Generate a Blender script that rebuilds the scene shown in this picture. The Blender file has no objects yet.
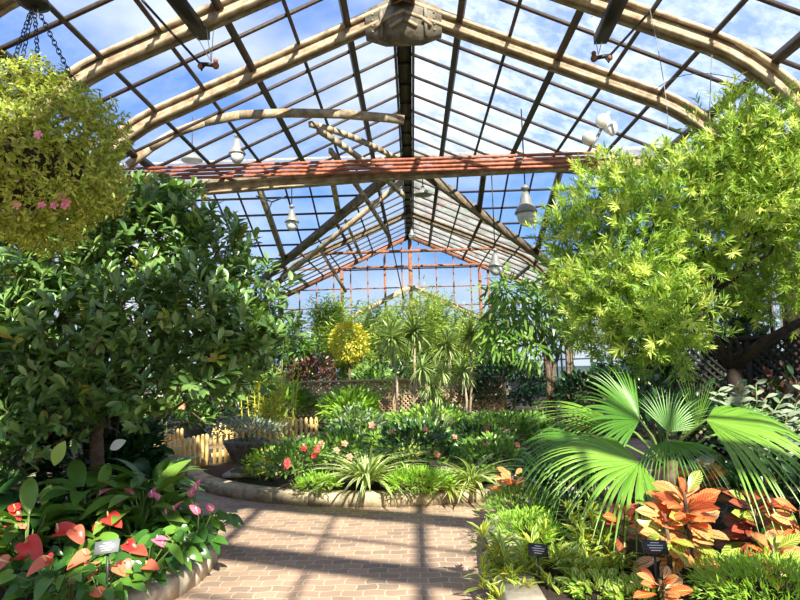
import bpy, math
import numpy as np
from mathutils import Vector, Matrix
rnd = np.random.RandomState(7)
S = bpy.context.scene
C = S.collection
PI = math.pi

# ------------------------------------------------------------------ camera
FPX = 600.0
CAM = np.array([0.0, 0.0, 1.6])
ROLL = math.radians(-1.5)
VPX, VPY = 413.0, 364.0
def cam_matrix():
    ox, oy = VPX - 400, 300 - VPY
    c, s = math.cos(ROLL), math.sin(ROLL)
    ux, uy = c*ox - s*oy, s*ox + c*oy       # offset of the +Y direction before the roll
    pitch = math.atan(-uy/FPX); yaw = math.atan(ux/FPX)
    return Matrix.Rotation(yaw, 3, 'Z') @ Matrix.Rotation(PI/2 + pitch, 3, 'X') @ Matrix.Rotation(ROLL, 3, 'Z')
RM = cam_matrix()
cam = bpy.data.cameras.new('camera'); cam.sensor_width = 36; cam.lens = 27; cam.clip_end = 400
co = bpy.data.objects.new('camera', cam); C.objects.link(co)
co.matrix_world = Matrix.Translation(Vector(CAM)) @ RM.to_4x4()
S.camera = co
def ray(px, py):
    return np.array(RM @ Vector(((px-400)/FPX, (300-py)/FPX, -1)))
def at(px, py, Y):
    d = ray(px, py); return CAM + d*(Y/d[1])
def fl(px, py, z=0.0):
    d = ray(px, py); return CAM + d*((z-CAM[2])/d[2])

# ------------------------------------------------------------------ light
S.view_settings.view_transform = 'Standard'
S.view_settings.look = 'None'
S.view_settings.gamma = 1
S.view_settings.use_curve_mapping = False
S.view_settings.exposure = 0.35
try:
    S.cycles.transparent_max_bounces = 12; S.cycles.max_bounces = 6; S.cycles.caustics_reflective = False
    S.cycles.caustics_refractive = False; S.cycles.sample_clamp_indirect = 6
except Exception: pass
W = bpy.data.worlds.new('sky'); S.world = W; W.use_nodes = True
nt = W.node_tree; nt.nodes.clear()
def N(nt, t, **k):
    n = nt.nodes.new(t)
    for a, b in k.items():
        if a in n.inputs.keys() if hasattr(n.inputs, 'keys') else False: n.inputs[a].default_value = b
        else: setattr(n, a, b)
    return n
tc = N(nt, 'ShaderNodeTexCoord'); sep = N(nt, 'ShaderNodeSeparateXYZ')
nt.links.new(tc.outputs['Generated'], sep.inputs[0])
rmp = N(nt, 'ShaderNodeValToRGB')
nt.links.new(sep.outputs['Z'], rmp.inputs[0])
e = rmp.color_ramp.elements
e[0].position = 0.0; e[0].color = (.62, .80, .95, 1)
e[1].position = 1.0; e[1].color = (.03, .14, .50, 1)
x = rmp.color_ramp.elements.new(.18); x.color = (.15, .42, .93, 1)
x = rmp.color_ramp.elements.new(.38); x.color = (.07, .28, .82, 1)
mp = N(nt, 'ShaderNodeMapping'); mp.inputs['Scale'].default_value = (1.0, 1.0, 2.6); mp.inputs['Location'].default_value = (.35, .1, .3)
nt.links.new(tc.outputs['Generated'], mp.inputs[0])
nz = N(nt, 'ShaderNodeTexNoise'); nz.inputs['Scale'].default_value = 1.7; nz.inputs['Detail'].default_value = 5; nz.inputs['Roughness'].default_value = .5
nt.links.new(mp.outputs[0], nz.inputs['Vector'])
cr = N(nt, 'ShaderNodeValToRGB'); cr.color_ramp.elements[0].position = .44; cr.color_ramp.elements[1].position = .66
nt.links.new(nz.outputs['Fac'], cr.inputs[0])
mx = N(nt, 'ShaderNodeMixRGB'); mx.inputs[2].default_value = (.93, .97, 1.0, 1)
nt.links.new(cr.outputs[0], mx.inputs[0]); nt.links.new(rmp.outputs[0], mx.inputs[1])
bg = N(nt, 'ShaderNodeBackground'); bg.inputs[1].default_value = .9
nt.links.new(mx.outputs[0], bg.inputs[0])
wo = N(nt, 'ShaderNodeOutputWorld'); nt.links.new(bg.outputs[0], wo.inputs[0])
sun = bpy.data.lights.new('sun', 'SUN'); sun.energy = 11.5; sun.angle = math.radians(.6); sun.color = (1, .91, .74)
so = bpy.data.objects.new('sun', sun); C.objects.link(so)
SD = Vector((-.38, 1.15, -1.0)).normalized()          # direction the sunlight travels
so.rotation_euler = SD.to_track_quat('-Z', 'Y').to_euler()
so.location = (0, -5, 20)

# ------------------------------------------------------------------ materials
MATS = {}
def pmat(name, col, rough=.6, metal=0, spec=.4, noise=None, nscale=8, bump=0, trans=0):
    m = bpy.data.materials.new(name); m.use_nodes = True; t = m.node_tree; b = t.nodes['Principled BSDF']
    b.inputs['Roughness'].default_value = rough; b.inputs['Metallic'].default_value = metal
    b.inputs['Specular IOR Level'].default_value = spec
    b.inputs['Base Color'].default_value = (*col, 1)
    if noise is not None:
        g = t.nodes.new('ShaderNodeTexCoord'); n = t.nodes.new('ShaderNodeTexNoise'); n.inputs['Scale'].default_value = nscale; n.inputs['Detail'].default_value = 6
        n.inputs['Roughness'].default_value = .65
        t.links.new(g.outputs['Object'], n.inputs['Vector'])
        r = t.nodes.new('ShaderNodeValToRGB'); r.color_ramp.elements[0].position = .35; r.color_ramp.elements[1].position = .65
        r.color_ramp.elements[0].color = (*noise, 1); r.color_ramp.elements[1].color = (*col, 1)
        t.links.new(n.outputs['Fac'], r.inputs[0]); t.links.new(r.outputs[0], b.inputs['Base Color'])
        if bump:
            bp = t.nodes.new('ShaderNodeBump'); bp.inputs['Strength'].default_value = bump; bp.inputs['Distance'].default_value = .02
            t.links.new(n.outputs['Fac'], bp.inputs['Height']); t.links.new(bp.outputs[0], b.inputs['Normal'])
    MATS[name] = m; return m
def leafmat(name, cols, rough=.4, trans=.3, vein=None, edge=None, spec=.5, stripes=None, tcol=None):
    """cols: colours along a ramp over leaf islands; vein/edge/stripes: colour by the leaf's own UV"""
    m = bpy.data.materials.new(name); m.use_nodes = True; t = m.node_tree; t.nodes.clear()
    L = t.links.new
    geo = t.nodes.new('ShaderNodeNewGeometry')
    r = t.nodes.new('ShaderNodeValToRGB'); el = r.color_ramp.elements
    while len(el) < len(cols): el.new(.5)
    for i, c in enumerate(cols):
        el[i].position = i/max(1, len(cols)-1); el[i].color = (*c, 1)
    L(geo.outputs['Random Per Island'], r.inputs[0])
    col = r.outputs[0]
    def mixin(c2, fac):
        nonlocal col
        x = t.nodes.new('ShaderNodeMixRGB'); L(fac, x.inputs[0]); L(col, x.inputs[1]); x.inputs[2].default_value = (*c2, 1); col = x.outputs[0]
    if vein or edge or stripes:
        uv = t.nodes.new('ShaderNodeUVMap'); sp = t.nodes.new('ShaderNodeSeparateXYZ'); L(uv.outputs[0], sp.inputs[0])
        ab = t.nodes.new('ShaderNodeMath'); ab.operation = 'ABSOLUTE'; L(sp.outputs['X'], ab.inputs[0])
    def M(op, a, b_):
        n = t.nodes.new('ShaderNodeMath'); n.operation = op
        for i, q in enumerate((a, b_)):
            if q is None: continue
            if isinstance(q, (int, float)): n.inputs[i].default_value = q
            else: L(q, n.inputs[i])
        return n.outputs[0]
    if stripes:     # lengthwise pale stripes
        mixin(stripes, M('GREATER_THAN', ab.outputs[0], .55))
    if edge:
        mixin(edge, M('GREATER_THAN', ab.outputs[0], .8))
    if vein:
        a = M('LESS_THAN', ab.outputs[0], .10)
        s = M('SUBTRACT', M('MULTIPLY', sp.outputs['Y'], 9.0), M('MULTIPLY', ab.outputs[0], 2.4))
        f = M('FRACT', s, None); b2 = M('LESS_THAN', f, .22)
        mixin(vein, M('MAXIMUM', a, b2))
    b = t.nodes.new('ShaderNodeBsdfPrincipled'); L(col, b.inputs['Base Color'])
    b.inputs['Roughness'].default_value = rough; b.inputs['Specular IOR Level'].default_value = spec
    o = t.nodes.new('ShaderNodeOutputMaterial')
    tr = t.nodes.new('ShaderNodeBsdfTranslucent')
    hs = t.nodes.new('ShaderNodeMixRGB'); hs.blend_type = 'MULTIPLY'; hs.inputs[0].default_value = 1; L(col, hs.inputs[1])
    hs.inputs[2].default_value = (*(tcol or (1.5, 1.4, .5)), 1); L(hs.outputs[0], tr.inputs[0])
    mxs = t.nodes.new('ShaderNodeMixShader'); mxs.inputs[0].default_value = trans
    L(b.outputs[0], mxs.inputs[1]); L(tr.outputs[0], mxs.inputs[2]); L(mxs.outputs[0], o.inputs[0])
    MATS[name] = m; return m
def glassmat(name, spots, tint=(.93, .97, 1), haze=.12, lo=.45, hi=.7, scale=9):
    m = bpy.data.materials.new(name); m.use_nodes = True; t = m.node_tree; t.nodes.clear(); L = t.links.new
    tr = t.nodes.new('ShaderNodeBsdfTransparent'); tr.inputs[0].default_value = (*tint, 1)
    gl = t.nodes.new('ShaderNodeBsdfGlossy'); gl.inputs['Roughness'].default_value = .05
    fr = t.nodes.new('ShaderNodeLayerWeight'); fr.inputs[0].default_value = .05
    m1 = t.nodes.new('ShaderNodeMixShader'); L(fr.outputs['Fresnel'], m1.inputs[0]); L(tr.outputs[0], m1.inputs[1]); L(gl.outputs[0], m1.inputs[2])
    tl = t.nodes.new('ShaderNodeBsdfTranslucent'); tl.inputs[0].default_value = (.92, .96, .98, 1)
    g = t.nodes.new('ShaderNodeTexCoord'); n = t.nodes.new('ShaderNodeTexNoise'); n.inputs['Scale'].default_value = scale; n.inputs['Detail'].default_value = 7; n.inputs['Roughness'].default_value = .7
    mp_ = t.nodes.new('ShaderNodeMapping'); mp_.inputs['Scale'].default_value = (1, 1.0, 1); L(g.outputs['Object'], mp_.inputs[0]); L(mp_.outputs[0], n.inputs['Vector'])
    r = t.nodes.new('ShaderNodeMapRange'); r.inputs['From Min'].default_value = lo; r.inputs['From Max'].default_value = hi
    r.inputs['To Min'].default_value = haze; r.inputs['To Max'].default_value = spots
    L(n.outputs['Fac'], r.inputs[0])
    m2 = t.nodes.new('ShaderNodeMixShader'); L(r.outputs[0], m2.inputs[0]); L(m1.outputs[0], m2.inputs[1]); L(tl.outputs[0], m2.inputs[2])
    o = t.nodes.new('ShaderNodeOutputMaterial'); L(m2.outputs[0], o.inputs[0]); MATS[name] = m; return m

glassmat('glass_clear', .16, haze=.07, scale=.8)
glassmat('glass_wash', .30, haze=.12, lo=.40, hi=.62, scale=1.6)
glassmat('glass_wall', .30, haze=.15, scale=1.5)
pmat('bar_dark', (.07, .05, .04), .6, noise=(.035, .022, .016), nscale=12)
pmat('bar_rust', (.33, .14, .08), .7, noise=(.16, .065, .035), nscale=10)
pmat('paint_cream', (.50, .41, .28), .65, noise=(.20, .13, .075), nscale=5, bump=.2)
pmat('paint_dark', (.22, .17, .11), .7, noise=(.08, .06, .04), nscale=6)
pmat('paint_grey', (.26, .23, .18), .8, noise=(.09, .075, .055), nscale=7, bump=.4)
pmat('pipe_rust', (.50, .17, .10), .55, noise=(.22, .07, .045), nscale=14)
pmat('iron', (.03, .028, .027), .5, metal=.4)
pmat('lamp_metal', (.24, .24, .22), .45, metal=.2)
pmat('lamp_glass', (.62, .66, .66), .15, spec=.8)
pmat('white_paint', (.75, .74, .70), .5)
pmat('curb_concrete', (.66, .58, .45), .85, noise=(.42, .35, .26), nscale=9, bump=.3)
pmat('curb_stone', (.66, .55, .36), .85, noise=(.28, .23, .15), nscale=7, bump=.4)
pmat('soil', (.055, .035, .022), .95, noise=(.02, .013, .009), nscale=20, bump=.8)
pmat('picket_wood', (.85, .60, .24), .6, noise=(.72, .48, .17), nscale=6)
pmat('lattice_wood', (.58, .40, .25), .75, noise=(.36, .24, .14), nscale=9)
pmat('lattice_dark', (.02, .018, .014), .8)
pmat('stone_dark', (.22, .19, .16), .85, noise=(.08, .07, .06), nscale=14, bump=.5)
pmat('stone_light', (.60, .55, .45), .8, noise=(.35, .31, .25), nscale=12, bump=.4)
pmat('bark', (.22, .15, .10), .9, noise=(.09, .06, .04), nscale=18, bump=.8)
pmat('bark_dark', (.05, .035, .025), .9, noise=(.02, .014, .01), nscale=18, bump=.8)
pmat('bark_pale', (.50, .42, .30), .85, noise=(.30, .23, .16), nscale=20, bump=.5)
pmat('stem_green', (.16, .24, .06), .5)
pmat('sign_black', (.035, .037, .04), .35)
pmat('sign_grey', (.19, .21, .22), .5, spec=.3)
pmat('sign_text', (.8, .82, .84), .5)
pmat('wall_masonry', (.40, .34, .27), .9, noise=(.24, .19, .14), nscale=5, bump=.3)
pmat('terracotta', (.35, .16, .09), .8)
pmat('grass_ground', (.10, .16, .05), .95, noise=(.05, .09, .02), nscale=3)
pmat('spadix', (.85, .62, .30), .5)
pmat('spadix_white', (.85, .75, .72), .5)

leafmat('leaf_tree', [(.05, .13, .04), (.13, .25, .07), (.22, .37, .10), (.08, .19, .05), (.36, .52, .14)], rough=.33, spec=.9, trans=.22, vein=None)
leafmat('leaf_tree_young', [(.34, .46, .06), (.45, .30, .10), (.40, .54, .08), (.32, .5, .06)], rough=.35, trans=.3)
leafmat('leaf_podo', [(.10, .24, .03), (.25, .42, .05), (.40, .54, .07), (.18, .34, .04)], rough=.45, trans=.3)
leafmat('leaf_podo_tip', [(.52, .66, .12), (.68, .76, .22)], rough=.45, trans=.35)
leafmat('leaf_basket', [(.16, .22, .03), (.34, .44, .06), (.56, .64, .13), (.24, .18, .06)], rough=.5, trans=.35)
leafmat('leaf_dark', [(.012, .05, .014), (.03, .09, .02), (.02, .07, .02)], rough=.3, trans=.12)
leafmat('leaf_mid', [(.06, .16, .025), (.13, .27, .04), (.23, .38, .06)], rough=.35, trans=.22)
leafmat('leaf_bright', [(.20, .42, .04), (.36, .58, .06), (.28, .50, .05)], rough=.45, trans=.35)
leafmat('leaf_yellow', [(.50, .56, .06), (.62, .58, .08), (.40, .48, .05)], rough=.45, trans=.35)
leafmat('leaf_grey', [(.22, .28, .20), (.34, .40, .30), (.14, .22, .12)], rough=.5, trans=.2)
leafmat('leaf_anth', [(.03, .11, .02), (.07, .20, .03), (.18, .38, .05)], rough=.22, trans=.3, spec=.6)
leafmat('leaf_striped', [(.20, .38, .08), (.28, .44, .10)], rough=.4, trans=.25, stripes=(.82, .86, .50))
leafmat('leaf_variegated', [(.12, .30, .04), (.20, .38, .05)], rough=.4, trans=.25, edge=(.70, .70, .18), stripes=(.60, .62, .16))
leafmat('leaf_palm', [(.10, .28, .025), (.18, .38, .04), (.27, .47, .06)], rough=.3, trans=.3, edge=(.30, .50, .10), spec=.6)
leafmat('leaf_palm_dark', [(.06, .19, .02), (.11, .27, .03)], rough=.32, trans=.25)
leafmat('leaf_drac', [(.18, .30, .08), (.36, .48, .18), (.52, .62, .30)], rough=.4, trans=.25)
leafmat('leaf_feather', [(.20, .34, .06), (.34, .48, .09), (.48, .58, .15)], rough=.5, trans=.4)
leafmat('croton_red', [(.65, .05, .02), (.80, .15, .05), (.85, .25, .10), (.35, .02, .02)], rough=.28, trans=.2, vein=(.85, .40, .10), tcol=(1.3, .8, .4))
leafmat('croton_peach', [(.80, .34, .12), (.85, .50, .22), (.72, .20, .07)], rough=.28, trans=.2, vein=(.24, .15, .03), tcol=(1.3, 1, .5))
leafmat('croton_green', [(.10, .22, .03), (.22, .34, .04), (.05, .13, .03)], rough=.28, trans=.2, vein=(.80, .74, .16))
leafmat('croton_dark', [(.16, .03, .03), (.30, .06, .04), (.06, .07, .03)], rough=.28, trans=.15, vein=(.50, .12, .06), tcol=(1.3, .8, .4))
leafmat('spathe_red', [(.75, .025, .03), (.85, .06, .05), (.85, .11, .08)], rough=.22, trans=.2, tcol=(1.2, .6, .5))
leafmat('spathe_salmon', [(.90, .17, .10), (.88, .28, .15)], rough=.25, trans=.25, tcol=(1.2, .8, .6))
leafmat('spathe_pink', [(.85, .12, .26), (.90, .32, .42)], rough=.3, trans=.25, tcol=(1.2, .8, .8))
leafmat('petal_red', [(.80, .05, .06), (.90, .10, .10)], rough=.5, trans=.2, tcol=(1.2, .6, .5))
leafmat('petal_coral', [(.90, .28, .18), (.92, .40, .25)], rough=.5, trans=.25, tcol=(1.2, .8, .6))
leafmat('petal_pink', [(.90, .25, .50), (.92, .45, .62)], rough=.5, trans=.25, tcol=(1.2, .8, .9))
leafmat('petal_yellow', [(.90, .75, .08), (.92, .82, .15)], rough=.5, trans=.25, tcol=(1.2, 1, .5))
leafmat('petal_violet', [(.40, .25, .60), (.5, .35, .7)], rough=.5, trans=.25, tcol=(1, .9, 1.1))
leafmat('leaf_white', [(.78, .80, .74), (.7, .74, .66)], rough=.4, trans=.25, tcol=(1, 1, .9))
leafmat('leaf_pale', [(.52, .66, .14), (.46, .62, .12)], rough=.3, trans=.4)
leafmat('leaf_bronze', [(.10, .03, .04), (.18, .07, .05), (.06, .05, .03)], rough=.4, trans=.15)

# ------------------------------------------------------------------ mesh helpers
class MB:
    def __init__(s): s.v = []; s.f = []; s.uv = []; s.n = 0
    def add(s, V, F, UV=None):
        V = np.asarray(V, float); s.v.append(V)
        for f in F: s.f.append([i + s.n for i in f])
        s.uv.append(np.zeros((len(V), 2)) if UV is None else UV); s.n += len(V)
    def box(s, c, d, rz=0):
        c = np.array(c, float); hx, hy, hz = np.array(d, float)/2
        V = np.array([[x, y, z] for x in (-hx, hx) for y in (-hy, hy) for z in (-hz, hz)])
        if rz: V = V @ np.array([[math.cos(rz), math.sin(rz), 0], [-math.sin(rz), math.cos(rz), 0], [0, 0, 1]])
        s.add(V + c, [(0, 1, 3, 2), (4, 6, 7, 5), (0, 4, 5, 1), (2, 3, 7, 6), (0, 2, 6, 4), (1, 5, 7, 3)])
    def bar(s, p, q, w, h, up=(0, 0, 1), off=0):
        p = np.array(p, float); q = np.array(q, float); d = q-p; L = np.linalg.norm(d)
        if L < 1e-6: return
        d /= L; u = np.array(up, float); x = np.cross(d, u); x /= (np.linalg.norm(x)+1e-9); z = np.cross(x, d)
        V = [a + x*sx*w/2 + z*(sz*h/2 + off) for a in (p, q) for sx, sz in ((-1, -1), (1, -1), (1, 1), (-1, 1))]
        s.add(V, [(0, 1, 2, 3), (7, 6, 5, 4), (0, 4, 5, 1), (1, 5, 6, 2), (2, 6, 7, 3), (3, 7, 4, 0)])
    def tube(s, pts, rad, n=7):
        pts = [np.array(p, float) for p in pts]
        if not hasattr(rad, '__len__'): rad = [rad]*len(pts)
        V = []; prev = None
        for i, p in enumerate(pts):
            d = pts[min(i+1, len(pts)-1)] - pts[max(i-1, 0)]; d = d/(np.linalg.norm(d)+1e-9)
            if prev is None:
                a = np.array([0, 0, 1.]) if abs(d[2]) < .9 else np.array([1., 0, 0]); x = np.cross(d, a)
            else: x = prev - d*np.dot(prev, d)
            x /= (np.linalg.norm(x)+1e-9); prev = x; y = np.cross(d, x)
            for k in range(n):
                t = 2*PI*k/n; V.append(p + rad[i]*(math.cos(t)*x + math.sin(t)*y))
        F = [(i*n+k, i*n+(k+1) % n, (i+1)*n+(k+1) % n, (i+1)*n+k) for i in range(len(pts)-1) for k in range(n)]
        F.append(tuple(range(n))[::-1]); F.append(tuple(range((len(pts)-1)*n, len(pts)*n)))
        s.add(V, F)
    def lathe(s, c, prof, n=20):
        V = []; c = np.array(c, float)
        for r, z in prof:
            for k in range(n):
                t = 2*PI*k/n; V.append(c + np.array([r*math.cos(t), r*math.sin(t), z]))
        m = len(prof)
        F = [(i*n+k, i*n+(k+1) % n, (i+1)*n+(k+1) % n, (i+1)*n+k) for i in range(m-1) for k in range(n)]
        F.append(tuple(range(n))[::-1]); F.append(tuple(range((m-1)*n, m*n)))
        s.add(V, F)
    def ball(s, c, r, n=8, m=6, sc=(1, 1, 1)):
        prof = [(max(1e-4, r*math.sin(PI*i/m)), -r*math.cos(PI*i/m)) for i in range(m+1)]
        V = []
        for a, z in prof:
            for k in range(n):
                t = 2*PI*k/n; V.append(np.array(c) + np.array([a*math.cos(t)*sc[0], a*math.sin(t)*sc[1], z*sc[2]]))
        F = [(i*n+k, i*n+(k+1) % n, (i+1)*n+(k+1) % n, (i+1)*n+k) for i in range(m) for k in range(n)]
        s.add(V, F)
    def leaves(s, T, dirs, pos, size, up=(0, 0, 1), jit=.25):
        """copies of a leaf template (V,F,UV): y along dirs, upper face towards up"""
        V, F, UV = T
        d = np.atleast_2d(np.array(dirs, float)); n = len(d); pos = np.atleast_2d(np.array(pos, float))
        if len(pos) == 1 and n > 1: pos = np.repeat(pos, n, 0)
        d = d/(np.linalg.norm(d, axis=1, keepdims=True)+1e-9)
        u = np.atleast_2d(np.array(up, float)); u = np.repeat(u, n, 0) if len(u) == 1 else u
        u = u + rnd.normal(0, jit, (n, 3))
        x = np.cross(d, u); x /= (np.linalg.norm(x, axis=1, keepdims=True)+1e-9); z = np.cross(x, d)
        M = np.stack([x, d, z], 2)
        size = np.broadcast_to(np.array(size, float), (n,))
        A = np.einsum('nij,vj->nvi', M, V)*size[:, None, None] + pos[:, None, :]
        s.v.append(A.reshape(-1, 3)); nv = len(V)
        for f in F:
            fa = (np.array(f)[None, :] + (np.arange(n)*nv)[:, None] + s.n)
            s.f.extend(fa.tolist())
        s.uv.append(np.tile(UV, (n, 1))); s.n += n*nv
    def build(s, name, mat, parent=None, smooth=False):
        me = bpy.data.meshes.new(name)
        V = np.concatenate(s.v) if s.v else np.zeros((0, 3))
        lens = np.array([len(f) for f in s.f], dtype=np.int32)
        idx = np.array([i for f in s.f for i in f], dtype=np.int32)
        me.vertices.add(len(V)); me.vertices.foreach_set('co', V.astype(np.float32).ravel())
        me.loops.add(len(idx)); me.loops.foreach_set('vertex_index', idx)
        me.polygons.add(len(lens))
        me.polygons.foreach_set('loop_start', np.concatenate([[0], np.cumsum(lens)[:-1]]).astype(np.int32))
        UV = np.concatenate(s.uv)[idx]
        l = me.uv_layers.new(name='UVMap'); l.data.foreach_set('uv', UV.astype(np.float32).ravel())
        me.update(calc_edges=True)
        if smooth: me.polygons.foreach_set('use_smooth', np.ones(len(lens), dtype=bool))
        me.materials.append(MATS[mat] if isinstance(mat, str) else mat)
        o = bpy.data.objects.new(name, me); C.objects.link(o)
        if parent is not None:
            o.parent = parent; o.matrix_parent_inverse = Matrix.Translation(-parent.location)
        return o

def thing(name, label, cat, loc=(0, 0, 0), group=None):
    o = bpy.data.objects.new(name, None); C.objects.link(o); o.location = tuple(float(q) for q in loc); o.empty_display_size = .1
    o['label'] = label; o['category'] = cat
    if group: o['group'] = group
    return o
def tag(o, label, cat, group=None):
    o['label'] = label; o['category'] = cat
    if group: o['group'] = group
    return o
def struct(o): o['kind'] = 'structure'; return o

def leaf_T(w=.4, seg=4, prof='ellipse', fold=.12, droop=.15, tip=0.0):
    """unit-length leaf; w = full width"""
    V = []; UV = []; F = []
    for i in range(seg+1):
        t = i/seg
        if prof == 'ellipse': h = math.sin(PI*min(1, t*.97+.015))**.8
        elif prof == 'obovate': h = math.sin(PI*t**1.35)**.8 if 0 < t < 1 else .04
        elif prof == 'ovate': h = math.sin(PI*t**.65)**.9 if 0 < t < 1 else .05
        elif prof == 'blade': h = min(1, .5+3*t)*(1-t**2.5) + .01
        elif prof == 'heart': h = (.30, .72, .95, 1, .93, .78, .55, .28, .02)[min(8, int(round(t*8)))] if seg == 8 else (1.0 if t < .3 else 1)*math.sin(PI*(0.28+.72*t))**.9 if t < 1 else .02
        else: h = 1
        z = -droop*t*t; y = t*(1-.3*droop*t)
        if prof == 'heart' and seg == 8: y = (-.15, -.09, .02, .18, .36, .55, .74, .90, 1.0)[i]; z = -droop*max(0, y)**2; ym = max(y, 0)
        else: ym = y
        if prof == 'heart' and seg != 8 and i == 0: y = -.12; ym = 0
        V += [[-w/2*h, y - (0), z + fold*h*w/2], [0, ym, z], [w/2*h, y, z + fold*h*w/2]]
        UV += [[-1, t], [0, t], [1, t]]
    for i in range(seg):
        a = i*3; F += [(a, a+1, a+4, a+3), (a+1, a+2, a+5, a+4)]
    return np.array(V), F, np.array(UV, float)
def flat_T(w=.15, droop=.1, seg=2):
    """simple narrow leaf without a mid row"""
    V = []; UV = []; F = []
    for i in range(seg+1):
        t = i/seg; h = (math.sin(PI*(.12+.86*t)))
        V += [[-w/2*h, t, -droop*t*t], [w/2*h, t, -droop*t*t]]; UV += [[-1, t], [1, t]]
    for i in range(seg): F.append((2*i, 2*i+1, 2*i+3, 2*i+2))
    return np.array(V), F, np.array(UV, float)

T_OB = leaf_T(.38, 4, 'obovate', .35, .12)
T_EL = leaf_T(.42, 3, 'ellipse', .25, .2)
T_OV = leaf_T(.55, 4, 'ovate', .2, .35)
T_HEART = leaf_T(.66, 8, 'heart', .2, .35)
T_BIG = leaf_T(.36, 6, 'ellipse', .3, .45)
T_NEEDLE = flat_T(.15, .12, 2)
T_SMALL = flat_T(.42, .15, 2)
T_BLADE = leaf_T(.075, 7, 'blade', .5, .75)
T_BLADE2 = leaf_T(.08, 5, 'blade', .5, .25)
T_BLADE_W = leaf_T(.075, 7, 'blade', .4, .8); T_STRAP = leaf_T(.10, 5, 'blade', .4, .35)
T_CROTON = leaf_T(.42, 6, 'obovate', .2, .22)
T_THIN = flat_T(.20, .15, 3)

def fib(n, up=None):
    v = rnd.normal(0, 1, (n, 3)); v /= np.linalg.norm(v, axis=1, keepdims=True)
    if up is not None: v[:, 2] = np.where(v[:, 2] < up, -v[:, 2]*.6, v[:, 2]); v /= np.linalg.norm(v, axis=1, keepdims=True)
    return v
def perp(d):
    a = rnd.normal(0, 1, d.shape); a -= d*np.sum(a*d, 1, keepdims=True); return a/np.linalg.norm(a, axis=1, keepdims=True)

# ------------------------------------------------------------------ the greenhouse
H, SL, HW = 7.65, .45, 6.0
YX = 16.9                     # ridge of the cross wing
YE = 27.7                     # end wall
Y0 = -8.0
WX = 12.0                     # end of the wings
EZ = H - SL*HW
G = .78
def roofz(x): return H - SL*abs(x)
def wingz(y): return H - SL*abs(y-YX)

floor = MB(); floor.box((0, 10, -.05), (26, 41, .1))
def paver_mat():
    m = bpy.data.materials.new('paver'); m.use_nodes = True; t = m.node_tree; L = t.links.new; b = t.nodes['Principled BSDF']
    g = t.nodes.new('ShaderNodeTexCoord')
    # wavy joints: shift the coordinates with two sine waves so each block gets the keyed outline
    sp = t.nodes.new('ShaderNodeSeparateXYZ'); L(g.outputs['Object'], sp.inputs[0])
    def M(op, a, b_=None):
        n = t.nodes.new('ShaderNodeMath'); n.operation = op
        for i, q in enumerate((a, b_)):
            if q is None: continue
            if isinstance(q, (int, float)): n.inputs[i].default_value = q
            else: L(q, n.inputs[i])
        return n.outputs[0]
    sx = M('MULTIPLY', M('SINE', M('MULTIPLY', sp.outputs['Y'], 2*PI/.23)), .013)
    sy = M('MULTIPLY', M('SINE', M('MULTIPLY', sp.outputs['X'], 2*PI/.25)), .010)
    cb = t.nodes.new('ShaderNodeCombineXYZ'); L(M('ADD', sp.outputs['X'], sx), cb.inputs[0]); L(M('ADD', sp.outputs['Y'], sy), cb.inputs[1])
    br = t.nodes.new('ShaderNodeTexBrick'); L(cb.outputs[0], br.inputs['Vector'])
    br.offset = .5; br.inputs['Scale'].default_value = 1; br.inputs['Brick Width'].default_value = .155; br.inputs['Row Height'].default_value = .115
    br.inputs['Mortar Size'].default_value = .006; br.inputs['Mortar Smooth'].default_value = .3
    br.inputs['Color1'].default_value = (.42, .29, .21, 1); br.inputs['Color2'].default_value = (.26, .195, .15, 1); br.inputs['Mortar'].default_value = (.52, .43, .32, 1)
    n = t.nodes.new('ShaderNodeTexNoise'); n.inputs['Scale'].default_value = 1.7; n.inputs['Detail'].default_value = 5; L(g.outputs['Object'], n.inputs['Vector'])
    r = t.nodes.new('ShaderNodeValToRGB'); r.color_ramp.elements[0].position = .3; r.color_ramp.elements[1].position = .7
    r.color_ramp.elements[0].color = (.78, .78, .76, 1); r.color_ramp.elements[1].color = (1.12, 1.05, 1, 1); L(n.outputs['Fac'], r.inputs[0])
    mm = t.nodes.new('ShaderNodeMixRGB'); mm.blend_type = 'MULTIPLY'; mm.inputs[0].default_value = 1
    L(br.outputs['Color'], mm.inputs[1]); L(r.outputs[0], mm.inputs[2]); L(mm.outputs[0], b.inputs['Base Color'])
    b.inputs['Roughness'].default_value = .8
    bp = t.nodes.new('ShaderNodeBump'); bp.inputs['Strength'].default_value = .5; bp.inputs['Distance'].default_value = .006; bp.invert = True
    L(br.outputs['Fac'], bp.inputs['Height']); L(bp.outputs[0], b.inputs['Normal']); MATS['paver'] = m
paver_mat()
struct(floor.build('floor', 'paver'))
gr = MB(); gr.box((0, 40, -.2), (260, 260, .1)); struct(gr.build('ground', 'grass_ground'))

def slope_poly(name, pts, mat):
    mb = MB(); mb.add(pts, [tuple(range(len(pts)))]); o = mb.build(name, mat); return struct(o)
# glass sheets of the roof
def R3(x, y): return (x, y, roofz(x))
def W3(x, y): return (x, y, wingz(y))
for sgn, mt, nm in ((-1, 'glass_clear', 'ceiling_left'), (1, 'glass_wash', 'ceiling_right')):
    slope_poly(nm, [R3(0, Y0), R3(sgn*HW, Y0), R3(sgn*HW, YX-HW), R3(0, YX)], mt)
    slope_poly('ceiling_rear', [R3(0, YX), R3(sgn*HW, YX+HW), R3(sgn*HW, YE), R3(0, YE)], 'glass_wash' if sgn > 0 else 'glass_clear')
    slope_poly('ceiling_wing', [W3(0, YX), W3(sgn*HW, YX+HW), W3(sgn*WX, YX+HW), W3(sgn*WX, YX)], 'glass_clear')
    slope_poly('ceiling_wing', [W3(0, YX), W3(sgn*HW, YX-HW), W3(sgn*WX, YX-HW), W3(sgn*WX, YX)], 'glass_clear')

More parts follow.
